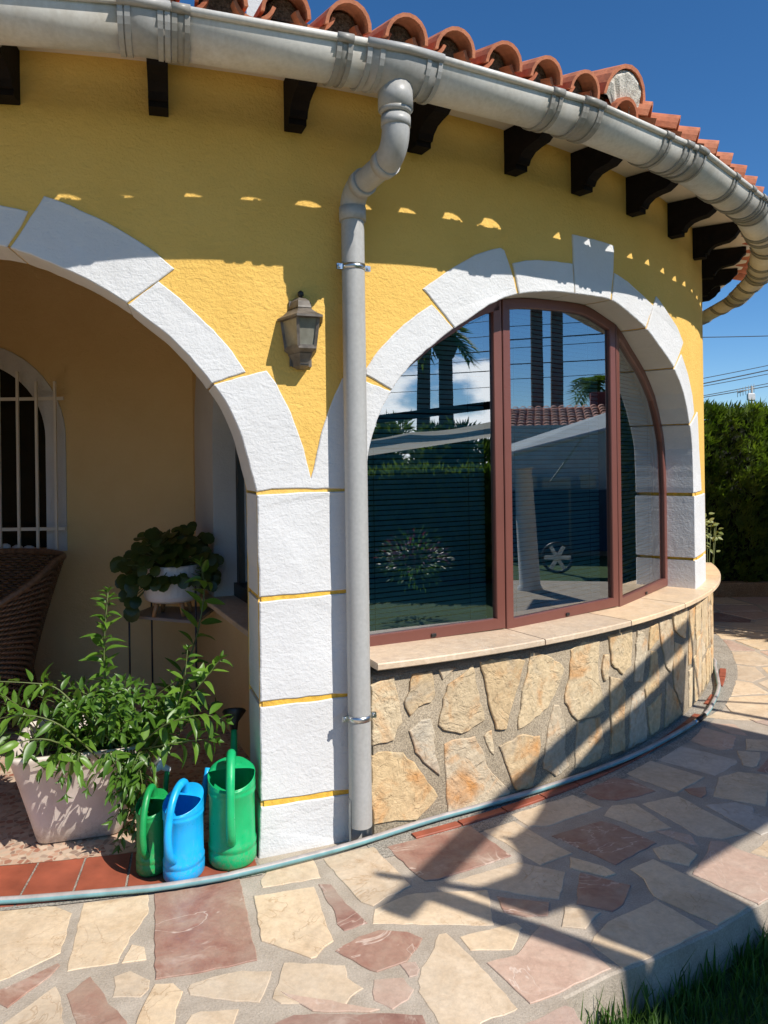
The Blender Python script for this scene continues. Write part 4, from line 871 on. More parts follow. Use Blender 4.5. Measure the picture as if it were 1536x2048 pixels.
# the sawn-off stub of an older pipe behind, open at the foot
g = MB(); cst = cyl(PW, rW, 0); bx = Vector((math.cos(rad(PW)), math.sin(rad(PW)), 0)); by = Vector((math.sin(rad(PW)), -math.cos(rad(PW)), 0))
rg = lambda r_, z: [cst + bx * (r_ * math.cos(a)) + by * (r_ * math.sin(a)) + Vector((0, 0, z)) for a in [math.pi * (0.92 + 1.12 * i / 14) for i in range(15)]]
g.loft([rg(.049, 0.004), rg(.049, .20), rg(.046, .20), rg(.046, 0.004)], False, 0, True); g.build('pipe_stub', M_pipe, down)
for zc in (2.338, 0.525):
    c = cyl(PW, rW, zc)
    g = MB(); rg = lambda r_, z: [c + bx * (r_ * math.cos(a)) + by * (r_ * math.sin(a)) + Vector((0, 0, z)) for a in [2 * math.pi * i / 24 for i in range(24)]]
    g.loft([rg(.0470, -.011), rg(.0492, -.011), rg(.0492, .011), rg(.0470, .011)], True, 0, True)
    for s in (-1, 1):
        g.bar(c + bx * (s * 0.047) + by * .006, c + bx * (s * 0.072) + by * .006, 0.004, 0.022, up=(0, 0, 1)); g.bar(c + bx * (s * 0.047) - by * .003, c + bx * (s * 0.072) - by * .003, 0.004, 0.022)
    g.bar(c - by * 0.049, c - by * 0.085, 0.008, 0.008)
    cl = g.build('clamp', M_zinc, down)
    for s in (-1, 1): MB().tube([c + bx * (s * .062) + by * .018, c + bx * (s * .062) - by * .012], 0.0075, 8).build('screw', M_zinc, cl)

# ================================================================== WALL LANTERN
LPH = 21.36
lo_ = cyl(LPH, R, 0); ex = Vector((math.cos(rad(LPH)), math.sin(rad(LPH)), 0)); ey = Vector((math.sin(rad(LPH)), -math.cos(rad(LPH)), 0))
lamp = thing('wall_lantern', 'bronze half-hexagon wall lantern with frosted panes beside the downpipe', 'lantern', tuple(lo_ + Vector((0, 0, 1.93))))
LP = lambda x, y, z: lo_ + ex * x + ey * y + Vector((0, 0, z))
def hx(w, fw, d, z, y0=0.004): return [LP(-w, y0, z), LP(-fw, d, z), LP(fw, d, z), LP(w, y0, z)]
MB().loft([hx(.052, .026, .09, 1.985), hx(.038, .02, .075, 1.962), hx(.034, .018, .065, 1.938), hx(.014, .008, .03, 1.928)], True, 0, False, (True, True)).build('cup', M_bronze, lamp)
MB().loft([hx(.046, .024, .083, 1.984), hx(.066, .036, .113, 2.000), hx(.066, .036, .113, 2.008), hx(.06, .032, .10, 2.012)], True, 0, False, (True, True)).build('base_tray', M_bronze, lamp)
zb, zt = 2.010, 2.122
def corner(i, f, z): # f 0 bottom 1 top
    w_, fw, d = .060 + .016 * f, .033 + .009 * f, .106 + .02 * f
    return [LP(-w_, .006, z), LP(-fw, d, z), LP(fw, d, z), LP(w_, .006, z)][i]
for i in range(4): MB().bar(corner(i, 0, zb), corner(i, 1, zt), 0.011, 0.011).build('post', M_bronze, lamp)
for i in range(3):
    a, b, c, d = corner(i, 0, zb), corner(i + 1, 0, zb), corner(i + 1, 1, zt), corner(i, 1, zt)
    sh = lambda v: v * 0.96 + (a + b + c + d) / 4 * 0.04 - ey * 0.003
    pn = MB().add([sh(a), sh(b), sh(c), sh(d)], [(0, 1, 2, 3)]).build('lamp_pane', M_frost, lamp, recalc=False)
    g = MB()
    g.bar(a, b, 0.007, 0.010).bar(d, c, 0.007, 0.012); g.build('rail', M_bronze, lamp)
MB().loft([hx(.094, .052, .150, 2.118), hx(.094, .052, .150, 2.126), hx(.072, .040, .115, 2.140), hx(.052, .028, .085, 2.158), hx(.046, .025, .075, 2.166)], True, 0, False, (True, True)).build('hood', M_bronze, lamp)
MB().loft([hx(.050, .027, .080, 2.166), hx(.048, .026, .077, 2.174), hx(.040, .022, .064, 2.196), hx(.022, .012, .036, 2.212)], True, 0, False, (True, True)).build('cap', M_bronze, lamp)
MB().tube([LP(0, .02, 2.208), LP(0, .02, 2.216), LP(0, .02, 2.224), LP(0, .02, 2.236), LP(0, .02, 2.243)], [.006, .006, .013, .012, .004], 10).build('finial', M_black, lamp)
MB().box(LP(-.002, .062, 1.951), (.034, .012, .018), rad(LPH)).build('sensor', M_black, lamp)
g = MB(); g.loft([[LP(-.045, .001, 1.94), LP(.045, .001, 1.94), LP(.045, .001, 2.2), LP(-.045, .001, 2.2)], [LP(-.045, .010, 1.94), LP(.045, .010, 1.94), LP(.045, .010, 2.2), LP(-.045, .010, 2.2)]], True, 0, False, (True, True)); g.build('back_plate', M_bronze, lamp)

# ================================================================== GARDEN HOSE
hp = [Vector((x, y, 0.0255)) for x, y in HOSE]
def smooth_path(p, n=6):
    o = []
    for i in range(len(p) - 1):
        a, b, c, d = p[max(0, i - 1)], p[i], p[i + 1], p[min(len(p) - 1, i + 2)]
        for j in range(n):
            t_ = j / n; o.append(0.5 * ((2 * b) + (c - a) * t_ + (2 * a - 5 * b + 4 * c - d) * t_ * t_ + (3 * b - a - 3 * c + d) * t_ ** 3))
    return o + [p[-1]]
hp = smooth_path([cyl(p_, R + .085, .0255) for p_ in (-34, -26, -18, -10, -3)] + hp + [Vector((2.47, 6.3, .0255)), Vector((2.36, 6.9, .0255))])
hose = tag(MB().tube(hp, 0.0125, 12, mis=[0, 0, 0, 1, 0, 0, 0, 0, 1, 1, 1, 0]).build('garden_hose', [M_teal, M_greyhose]), 'striped teal and grey garden hose lying along the foot of the wall', 'hose')
j = at(1402, 1440, 4.5)
jx = min(hp, key=lambda v: (v - Vector((1.835, 4.515, 0.0255))).length); i_ = hp.index(jx)
MB().tube([hp[i_ - 1].lerp(hp[i_], .3), hp[i_], hp[i_ + 1].lerp(hp[i_], .2)], 0.0155, 12).build('hose_joint', M_black, hose)
MB().tube([hp[i_ - 1].lerp(hp[i_ - 2], .1), hp[i_ - 1].lerp(hp[i_], .3)], 0.0145, 12).build('hose_ring', M_zinc, hose)

# ================================================================== WATERING CANS
def oval(rx, ry, z, n=36, sl=0.0, dy=0.0): return [Vector((rx * math.cos(2 * math.pi * i / n), ry * math.sin(2 * math.pi * i / n) + dy, z + sl * math.sin(2 * math.pi * i / n))) for i in range(n)]
def watering_can(label, loc, rz, H, rx, ry, m_, rose, spout_up, hook=1.0):
    t = thing('watering_can', label, 'watering can', loc, 'watering cans in a row on the clay tiles', rz)
    g = MB(); k = H / 0.36
    lv = [(0.0, .90), (0.012 * k, .99), (0.05 * k, 1.0), (0.056 * k, .965), (0.062 * k, .965), (0.068 * k, 1.0), (0.082 * k, 1.0), (0.088 * k, .955), (.20 * k, .945), (.255 * k, .945), (.262 * k, .985), (.272 * k, .985), (.278 * k, .955), (.283 * k, .985), (.292 * k, .985)]
    rings = [oval(rx * f, ry * f, z) for z, f in lv]
    tz = 0.325 * k; slope = 0.030 * k
    rings += [oval(rx * .97, ry * .97, tz - .006 * k, sl=slope), oval(rx * .985, ry * .985, tz, sl=slope), oval(rx * .95, ry * .95, tz, sl=slope)]
    rings += [oval(rx * .93, ry * .93, tz - .03 * k, sl=slope), oval(rx * .90, ry * .90, .09 * k), oval(rx * .88, ry * .88, 0.02 * k)]
    g.loft(rings, True, 0, True, (True, True)); g.build('body', m_, t, world=False)
    # hood over the spout half
    g = MB(); n = 14; rr_ = []
    for j_ in range(7):
        f = j_ / 6; row = []
        for i in range(n + 1):
            a = math.pi * i / n
            x = rx * .97 * math.cos(a); yb_ = ry * .97 * math.sin(a)
            yf = ry * .02; y = yf + (yb_ - yf) * (1 - f)
            z = tz + slope * (y / (ry * .97)) + 0.016 * k * math.sin(math.pi / 2 * f) * (math.sin(a) ** .5 if 0 < i < n else 0)
            row.append(Vector((x, y, z)))
        rr_.append(row)
    g.loft(rr_, False, 0, True)
    g.build('hood', m_, t, world=False, recalc=False)
    # loop handle from the hood top forward and down to the body
    zt = tz + 0.022 * k
    hp_ = [Vector((0, ry * .30, zt - .01 * k)), Vector((0, ry * .20, zt + .03 * k)), Vector((0, -ry * .06, zt + 0.054 * k * hook)), Vector((0, -ry * .60, zt + 0.042 * k * hook)), Vector((0, -ry * 1.08, zt - .01 * k)), Vector((0, -ry * 1.34, zt - .085 * k)), Vector((0, -ry * 1.38, .20 * k)), Vector((0, -ry * 1.25, .145 * k)), Vector((0, -ry * 1.0, .115 * k)), Vector((0, -ry * .88, .105 * k))]
    hp_ = smooth_path(hp_, 4)
    g = MB(); rs = [0.0165 * k * (1 + .25 * abs(i / (len(hp_) - 1) - .5)) for i in range(len(hp_))]; g.tube(hp_, rs, 10); g.build('handle', m_, t, world=False)
    # spout
    zs_ = 0.075 * k; tip = Vector((0, ry + spout_up[0] * k, spout_up[1] * k))
    sp_ = smooth_path([Vector((0, ry * .80, zs_)), Vector((0, ry * 1.15, zs_ + .05 * k)), Vector((0, ry + spout_up[0] * k * .55, spout_up[1] * k * .6)), tip], 4)
    g = MB(); n = len(sp_); g.tube(sp_, [0.030 * k - 0.0185 * k * i / (n - 1) for i in range(n)], 12); sp_o = g.build('spout', m_, t, world=False)
    if rose:
        d = (sp_[-1] - sp_[-3]).normalized() if rose is M_black else Vector((-.75, -.35, .55)).normalized(); g = MB(); g.tube([tip - d * .012, tip + d * .02, tip + d * .04 * k, tip + d * .062 * k, tip + d * .07 * k], [.0145 * k, .018 * k, .033 * k, .050 * k, .046 * k], 18)
        g.build('rose', rose, sp_o, world=False)
    return t
watering_can('big green watering can against the foot of the white pier', (-0.612, 3.005, 0.009), rad(9), 0.372, 0.093, 0.098, M_green, M_black, (.20, .40), 1.0)
watering_can('sky blue watering can between the two green ones', (-0.775, 2.905, 0.009), rad(-11), 0.312, 0.073, 0.092, M_blue, None, (.15, .36), 0.95)
watering_can('small dark green watering can with white rose beside the planter', (-0.905, 2.945, 0.009), rad(-3), 0.28, 0.060, 0.074, M_green2, M_wplast, (.13, .40), 1.0)

# ================================================================== PLANTER AND ITS SHRUB
PX, PY, PRZ = -1.325, 3.335, rad(16)
pot = thing('planter', 'putty coloured square tapered planter under the leafy shrub', 'planter', (PX, PY, 0.006), None, PRZ)
def rsq(h, z, r_=0.06, n=5):
    o = []
    for cxs, cys, a0 in ((1, 1, 0), (-1, 1, 90), (-1, -1, 180), (1, -1, 270)):
        for i in range(n + 1):
            a = rad(a0 + 90 * i / n); o.append(Vector((cxs * (h - r_) + r_ * math.cos(a), cys * (h - r_) + r_ * math.sin(a), z)))
    return o
g = MB(); g.loft([rsq(.150, 0.0, .04), rsq(.168, .008, .05), rsq(.188, .09), rsq(.252, .365), rsq(.258, .38), rsq(.256, .39), rsq(.240, .39), rsq(.232, .33), rsq(.2, .30)], True, 0, True, (True, False)); g.build('tub', M_pot, pot, world=False)
g = MB(); g.add(rsq(.232, .33), [tuple(range(24))]); g.build('soil', M_soil, pot, world=False)
shrub = thing('jasmine_shrub', 'sprawling green shrub with pointed leaves growing in the putty planter', 'shrub', (PX, PY, 0.34))
def leaf_mesh(name, m_, w=0.34, fold=0.10, droop=0.22, n=6, tipw=1.0):
    g = MB(); vs = []; fs = []
    for i in range(n + 1):
        t_ = i / n; hw = w * 0.5 * (math.sin(math.pi * min(1, t_ ** 0.8 * 0.98 + .02)) ** 0.85) * (1 - .12 * t_)
        if i == n: hw = 0.004
        if i == 0: hw = 0.012
        zc = -droop * t_ * t_; up = fold * hw / (w * .5)
        vs += [(-hw, t_, zc + up), (0, t_ * 1.0, zc), (hw, t_, zc + up)]
    for i in range(n):
        a = i * 3; fs += [(a, a + 1, a + 4, a + 3), (a + 1, a + 2, a + 5, a + 4)]
    g.add(vs, fs, 0, True); return g.mesh(name, m_, recalc=False)
LEAVES = [leaf_mesh('leaf', M_leaf, .36, .09, .16), leaf_mesh('leaf', M_leaf, .32, .13, .34), leaf_mesh('leaf', M_leaf, .42, .06, .05), leaf_mesh('leaf', M_leaf, .38, .11, .50)]
def leaf_matrix(p, d, up, s, roll=0.0):
    y = Vector(d).normalized(); x = y.cross(Vector(up))
    if x.length < 1e-3: x = y.cross(Vector((1, 0, .2)))
    x.normalize(); z = x.cross(y); R_ = Matrix((x, y, z)).transposed().to_4x4()
    return Matrix.Translation(p) @ R_ @ Matrix.Rotation(roll, 4, 'Y') @ Matrix.Diagonal((s, s, s, 1))
lr = random.Random(21)
stems = MB(); leaf_items = []; small = MB()
def stem(pts, r0=0.005, leaves=14, size=(0.07, 0.10), start=0.12, droop=0.2):
    path = smooth_path([Vector(p) for p in pts], 5); n = len(path)
    stems.tube(path, [r0 * (1 - .7 * i / (n - 1)) for i in range(n)], 5)
    for k in range(leaves):
        t_ = start + (1 - start) * (k + lr.uniform(-.3, .3)) / leaves; t_ = max(0, min(.999, t_)); f = t_ * (n - 1); i = int(f)
        p = path[i].lerp(path[min(i + 1, n - 1)], f - i); d = (path[min(i + 1, n - 1)] - path[max(0, i - 1)]).normalized()
        a = k * 2.4 + lr.uniform(-.5, .5)
        u = d.orthogonal().normalized(); v = d.cross(u)
        side = u * math.cos(a) + v * math.sin(a)
        dirn = (side * 0.85 + d * lr.uniform(.25, .6) + Vector((0, 0, lr.uniform(-.25, .35) - droop))).normalized()
        s = lr.uniform(*size) * (1 - .45 * max(0, t_ - .75) / .25)
        up = (Vector((0, 0, 1)) + SUN * 0.5 + Vector((lr.uniform(-.4, .4), lr.uniform(-.5, .2), 0))).normalized()
        leaf_items.append((p + dirn * 0.006, dirn, up, s, lr.uniform(-.4, .4)))
    for k in range(4):
        d = (path[-1] - path[-3]).normalized(); a = k * 1.6
        u = d.orthogonal().normalized(); v = d.cross(u)
        leaf_items.append((path[-1], (d + (u * math.cos(a) + v * math.sin(a)) * .5), (u * math.cos(a) + v * math.sin(a)) * -1 + Vector((0, 0, .3)), lr.uniform(.025, .045), 0))
A_ = at
def pxs(L_): return [A_(x, y, Y) for x, y, Y in L_]
stem(pxs([(212, 1530, 3.3), (214, 1420, 3.25), (208, 1300, 3.2), (216, 1185, 3.2)]), .007, 62, (.06, .095), .08, .05)
stem(pxs([(290, 1520, 3.4), (330, 1420, 3.4), (385, 1300, 3.5), (408, 1190, 3.55), (402, 1130, 3.6)]), .006, 26, (.09, .13), .1, .1)
stem(pxs([(300, 1510, 3.2), (350, 1420, 3.15), (400, 1370, 3.1), (440, 1318, 3.1)]), .005, 22, (.07, .11), .1, .08)
stem(pxs([(300, 1500, 3.15), (340, 1440, 3.1), (365, 1380, 3.05), (375, 1300, 3.05)]), .005, 20, (.07, .10), .15, .05)
stem(pxs([(250, 1510, 3.2), (160, 1420, 3.1), (110, 1375, 3.1), (60, 1366, 3.05), (-30, 1362, 3.0)]), .005, 24, (.06, .10), .1, .05)
stem(pxs([(200, 1520, 3.1), (120, 1450, 3.0), (40, 1430, 2.95), (-40, 1450, 2.95)]), .004, 24, (.06, .09), .1, .2)
stem(pxs([(180, 1520, 3.1), (100, 1480, 2.95), (30, 1490, 2.9), (-20, 1540, 2.9)]), .004, 20, (.06, .095), .1, .4)
stem(pxs([(270, 1500, 3.1), (330, 1450, 3.0), (400, 1430, 3.0), (450, 1440, 3.0)]), .004, 18, (.07, .10), .1, .2)
stem(pxs([(275, 1500, 3.15), (330, 1490, 3.0), (390, 1480, 3.0), (430, 1480, 3.0)]), .004, 16, (.07, .10), .1, .35)
for (xa, xb, yb2) in ((240, 268, 1660), (262, 285, 1640), (255, 245, 1625), (275, 300, 1630), (250, 262, 1600), (230, 222, 1590), (268, 276, 1680)):
    stem(pxs([(xa, 1500, 3.12), (xa + 6, 1545, 3.0), ((xa + xb) / 2, 1580, 2.99), (xb, yb2, 3.02)]), .003, 20, (.035, .06), .05, .35)
stem(pxs([(262, 1500, 3.12), (268, 1560, 3.02), (258, 1620, 3.02), (238, 1690, 3.04)]), .003, 26, (.04, .07), .05, .35)
stem(pxs([(275, 1500, 3.10), (290, 1560, 3.0), (285, 1610, 3.0), (262, 1650, 3.02)]), .003, 24, (.04, .065), .05, .35)
stem(pxs([(250, 1500, 3.12), (245, 1560, 3.02), (250, 1600, 3.0), (225, 1640, 3.0)]), .003, 18, (.04, .065), .05, .35)
for i in range(64):
    bx_, by_ = lr.uniform(90, 330), lr.uniform(1500, 1530)
    ex_ = bx_ + lr.uniform(-150, 120); ey_ = lr.uniform(1345, 1485); Yb, Ye = lr.uniform(3.15, 3.5), lr.uniform(2.95, 3.5)
    stem(pxs([(bx_, by_, Yb), ((bx_ + ex_) / 2, (by_ + ey_) / 2 - lr.uniform(10, 50), (Yb + Ye) / 2), (ex_, ey_, Ye)]), .003, lr.randint(10, 17), (.045, .082), .1, lr.uniform(.0, .35))
for i in range(13):
    bx_ = lr.uniform(60, 300); Yb = 3.12
    stem(pxs([(bx_, 1505, Yb), (bx_ + lr.uniform(-20, 20), 1510, Yb - .12), (bx_ + lr.uniform(-40, 30), lr.uniform(1540, 1590), Yb - .13)]), .0025, lr.randint(3, 5), (.05, .09), .3, .6)
stems.build('stem', M_stem, shrub)
def hides_rose(it):
    q = it[0] + it[1].normalized() * it[3] * .5; u, v = 768 + F * q.x / q.y, HOR - F * (q.z - CAMZ) / q.y
    return 302 < u < 352 and 1512 < v < 1600 and q.y < 3.16
leaf_items = [it for it in leaf_items if not hides_rose(it)]
leaf_items.sort(key=lambda it: -it[3] * (1.4 if it[0].y < 3.25 else 1))
print('leaves', len(leaf_items))
for k, (p, d, up, s, ro) in enumerate(leaf_items[:290]):
    o = bpy.data.objects.new('leaf', LEAVES[k % 4]); COL.objects.link(o); o.parent = shrub
    o.matrix_local = Matrix.Translation(-Vector((PX, PY, .34))) @ leaf_matrix(p, d, up, s, ro)
for k, (p, d, up, s, ro) in enumerate(leaf_items[290:]):
    mt = leaf_matrix(p, d, up, s, ro); me = LEAVES[k % 4]
    small.add([mt @ v.co for v in me.vertices], [tuple(q.vertices) for q in me.polygons], 0, True)
stuff(small.build('foliage', M_leaf, shrub, recalc=False))

# ================================================================== ROUND-LEAVED PLANT ON ITS STAND
ppos = at(345, 1228, 4.62); PZ = 0.655
pc = Vector((at(345, 1180, 4.62).x, 4.62, 0))
stand = thing('plant_stand', 'thin black wire plant stand with a grey shelf in the porch corner', 'plant stand', (pc.x + .02, pc.y, 0.006))
def slab(name, poly, z, th, m_, par): return prism(poly, lambda u, v, h: Vector((u, v, z + h)), -th, 0, .003).build(name, m_, par)
x0, x1 = at(250, 1200, 4.55).x, at(402, 1200, 4.55).x
slab('shelf', [(x0, 4.62), (x1, 4.42), (x1 + .02, 4.86), (x0 + .05, 4.9)], PZ, .018, simple('grey_shelf', (0.25, 0.22, 0.20), .5), stand)
for x, y in ((x0, 4.62), (x1, 4.42), (x1 + .02, 4.86), (x0 + .05, 4.9)): MB().tube([(x, y, 0.006), (x, y, PZ + .2)], .006, 6).build('leg', M_steel, stand)
bowl = thing('plant_pot', 'white ribbed plant pot on short beech legs, standing on the wire stand', 'plant pot', (pc.x, pc.y, PZ))
g = MB(); pr = [(.02, .085), (.13, .087), (.155, .10), (.165, .125), (.168, .17), (.168, .30), (.164, .305), (.158, .30), (.15, .27)]
n = 60
rings = [[Vector((pc.x + r_ * math.cos(2 * math.pi * i / n) * (1 + (.008 if i % 2 and .14 < z < .302 else 0)), pc.y + r_ * math.sin(2 * math.pi * i / n) * (1 + (.008 if i % 2 and .14 < z < .302 else 0)), PZ + z)) for i in range(n)] for r_, z in pr]
g.loft(rings, True, 0, False, (True, True)); g.build('bowl', M_ceram, bowl)
for a in (45, 135, 225, 315):
    d = Vector((math.cos(rad(a)), math.sin(rad(a)), 0)); MB().tube([pc + d * .10 + Vector((0, 0, PZ + .09)), pc + d * .125 + Vector((0, 0, PZ + .001))], [.017, .011], 10).build('leg', M_beech, bowl)
pil = thing('round_leaved_plant', 'dark round-leaved plant spilling out of the white pot', 'plant', (pc.x, pc.y, PZ + .27))
def disc_leaf():
    g = MB(); n = 10; vs = [(0, .5, .0)]
    for i in range(n): a = 2 * math.pi * i / n; vs.append((.46 * math.sin(a), .5 - .5 * math.cos(a), .10 * math.sin(a) ** 2 - .16 * (.5 - .5 * math.cos(a)) ** 2))
    return g.add(vs, [(0, 1 + i, 1 + (i + 1) % n) for i in range(n)], 0, True).mesh('leaf', M_pilea, recalc=False)
DL = disc_leaf(); st = MB()
for k in range(230):
    a = lr.uniform(0, 2 * math.pi); el_ = lr.uniform(-.35, 1.35); rr_ = lr.uniform(.16, .255)
    c = pc + Vector((0, 0, PZ + .28)) + Vector((math.cos(a) * math.cos(el_) * rr_ * 1.15, math.sin(a) * math.cos(el_) * rr_, math.sin(el_) * rr_ * .95))
    if k < 9: a = rad(lr.uniform(190, 240)); c = pc + Vector((math.cos(a) * lr.uniform(.19, .26), math.sin(a) * .2, PZ + lr.uniform(.08, .26)))
    st.tube([pc + Vector((0, 0, PZ + .27)), pc.lerp(c, .55) + Vector((0, 0, (PZ + .30) * .45)), c], .003, 4)
    d = (c - pc - Vector((0, 0, PZ + .28))).normalized(); d = (d * .5 + Vector((lr.uniform(-.4, .4), lr.uniform(-.6, .1), -.75 + .5 * lr.random())))
    o = bpy.data.objects.new('leaf', DL); COL.objects.link(o); o.parent = pil
    s = lr.uniform(.055, .085) * (1.25 if k < 14 else 1)
    o.matrix_local = Matrix.Translation(-Vector((pc.x, pc.y, PZ + .27))) @ leaf_matrix(c, d, Vector((lr.uniform(-.3, .3), -.8, .6)), s)
st.build('stem', M_stem, pil)

# ================================================================== WICKER CHAIR
cc = Vector((-2.50, 4.62, 0.006))
chair = thing('wicker_chair', 'brown woven tub chair with its back to the barred window', 'chair', tuple(cc))
def crad(z): return 0.335 + 0.20 * ((z - .30) / .72) ** 1.2 if z > .30 else 0.335 + 0.06 * ((.30 - z) / .3)
def ztopc(a): return 1.03 - 0.38 * max(0, -math.sin(a)) ** 1.0 if math.sin(a) < 0 else 1.03
wv = MB(); nst = 84
rows = 54
for r_i in range(rows):
    f0 = (r_i + .5) / rows; pts = []
    for i in range(nst * 2 + 1):
        a = rad(-75) + rad(330) * i / (nst * 2); zt_ = .98 - .30 * max(0, -math.sin(a)); z = .04 + (zt_ - .04) * f0
        rr_ = crad(z) + .0085 * (1 if (i // 2 + r_i) % 2 else -1)
        pts.append(cc + Vector((math.cos(a) * rr_, math.sin(a) * rr_, z)))
    n0 = len(wv.v)
    h = (0.94 / rows) * .5
    for p in pts:
        d = (p - cc); d.z = 0; d.normalize(); wv.v += [tuple(p + Vector((0, 0, h * .92))), tuple(p + d * .006), tuple(p - Vector((0, 0, h * .92))), tuple(p - d * .004)]
    for i in range(len(pts) - 1):
        for k in range(4):
            k2 = (k + 1) % 4; wv.f.append((n0 + i * 4 + k, n0 + i * 4 + k2, n0 + i * 4 + 4 + k2, n0 + i * 4 + 4 + k)); wv.m.append(0); wv.sm.append(True)
stuff(wv.build('woven_back', M_wicker, chair, recalc=False))
rim = []
for i in range(61):
    a = rad(-75) + rad(330) * i / 60; zt_ = .985 - .30 * max(0, -math.sin(a)); rim.append(cc + Vector((math.cos(a) * crad(zt_), math.sin(a) * crad(zt_), zt_)))
MB().tube(rim, .02, 8).build('rim', M_wicker, chair)
g = MB(); g.loft([[cc + Vector((math.cos(2 * math.pi * i / 32) * r_, math.sin(2 * math.pi * i / 32) * r_, z)) for i in range(32)] for r_, z in ((.32, .30), (.325, .42), (.29, .45))], True, 0, True, (False, True)); g.build('seat_cushion', M_cloth, chair)
for k, (x, zh) in enumerate(((-2.60, .05), (-2.52, .04), (-2.44, .035))):
    g = MB(); c = Vector((x, BY - .06, .98)); g.loft([[c + Vector((math.cos(2 * math.pi * i / 9) * r_ * (1 + .15 * math.sin(3 * i + k)), math.sin(2 * math.pi * i / 9) * r_ * .7, z)) for i in range(9)] for r_, z in ((.02, .0), (.038, zh * .3), (.033, zh * .75), (.012, zh))], True, 0, True, (True, True))
    tag(g.build('pebble', M_white), ('pale pebble on the barred window sill, leftmost of three', 'pale pebble on the barred window sill, middle of three', 'pale pebble on the barred window sill, nearest the chair rim')[k], 'pebble', 'pebbles on the barred window sill')
# ================================================================== HEDGE, LAWN EDGE, FAR THINGS
hr = random.Random(5)
def sprays(mb, n, fbox, size=(.10, .2)):
    for _ in range(n):
        p, nrm = fbox(); s = hr.uniform(*size)
        d = (nrm * .55 + Vector((hr.uniform(-.5, .5), hr.uniform(-.5, .5), hr.uniform(.2, 1.0)))).normalized()
        sd_ = d.cross(Vector((hr.uniform(-1, 1), hr.uniform(-1, 1), hr.uniform(-1, 1))))
        if sd_.length < 1e-3: continue
        sd_.normalize(); b0 = len(mb.v)
        # a flat feathery spray: three narrow fingers
        for a in (-.55, 0, .5):
            dd = (d + sd_ * a).normalized(); l = s * (1 if a == 0 else .75)
            q = p + dd * l; wd = sd_ * (s * .085); m_ = p + dd * l * .5
            mb.add([p, m_ + wd, q, m_ - wd], [(0, 1, 2, 3)], 0, False)
hedge = thing('cypress_hedge', 'tall clipped dark green cypress hedge behind the low garden wall', 'hedge', (4.6, 9.0, 0))
HX0, HX1, HY0, HY1, HZ = 2.2, 7.2, 8.78, 9.7, 2.08
def hedge_pt():
    u = hr.random()
    if u < .74: x = hr.uniform(HX0, HX1); y = HY0 + hr.uniform(-.05, .10) - .13 * abs(math.sin(x * 4.3)) + .05 * math.sin(x * 11.7); return Vector((x, y, .12 + (HZ - .08) * hr.random())), Vector((0, -1, .1))
    x = hr.uniform(HX0, HX1); y = hr.uniform(HY0, HY0 + .5); return Vector((x, y, HZ - .08 + hr.uniform(-.05, .05) + .05 * math.sin(x * 3.7) + .04 * math.sin(x * 9))), Vector((0, -.2, 1))
mb = MB(); sprays(mb, 19000, hedge_pt, (.06, .15)); stuff(mb.build('foliage', M_cypress, hedge, recalc=False))
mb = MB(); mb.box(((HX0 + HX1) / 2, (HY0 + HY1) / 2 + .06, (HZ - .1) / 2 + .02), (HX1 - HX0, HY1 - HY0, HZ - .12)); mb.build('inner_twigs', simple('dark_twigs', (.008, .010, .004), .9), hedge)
for i in range(9):
    x = HX0 + .3 + i * .55; MB().tube([(x, HY0 + .15, 0), (x + .02, HY0 + .17, .5)], [.03, .02], 6).build('trunk', M_bark, hedge)
lw = MB().box((4.7, 8.62, .075), (5.4, .16, .17), ch=.01)
tag(lw.build('garden_wall', m_mortar('ochre_garden_wall', (.28, .17, .09), (.42, .28, .17))), 'low ochre rendered garden wall at the foot of the hedge', 'wall')
# pale shrub just behind the round corner
ps_ = Vector((at(1404, 1060, 6.6).x, 6.6, 0))
psh = thing('pale_shrub', 'pale variegated shrub peeping out behind the white quoins', 'shrub', tuple(ps_))
VL_ = leaf_mesh('leaf', M_variegated, .62, .06, .1)
for k in range(190):
    p = ps_ + Vector((hr.uniform(-.2, .115), hr.uniform(-.15, .15), hr.uniform(.74, 1.10)))
    o = bpy.data.objects.new('leaf', VL_); COL.objects.link(o); o.parent = psh
    o.matrix_local = Matrix.Translation(-ps_) @ leaf_matrix(p, (hr.uniform(-.6, 1), hr.uniform(-1, .4), hr.uniform(-.4, .6)), (hr.uniform(-.4, .4), -.5, .8), hr.uniform(.035, .06))
mb = MB()
for k in range(9): a = k * .7; mb.tube([ps_ + Vector((.02 * math.cos(a), .02 * math.sin(a), 0)), ps_ + Vector((.08 * math.cos(a), .08 * math.sin(a), .5)), ps_ + Vector((.11 * math.cos(a), .14 * math.sin(a), 1.0))], [.005, .004, .002], 5)
mb.build('stem', M_stem, psh)
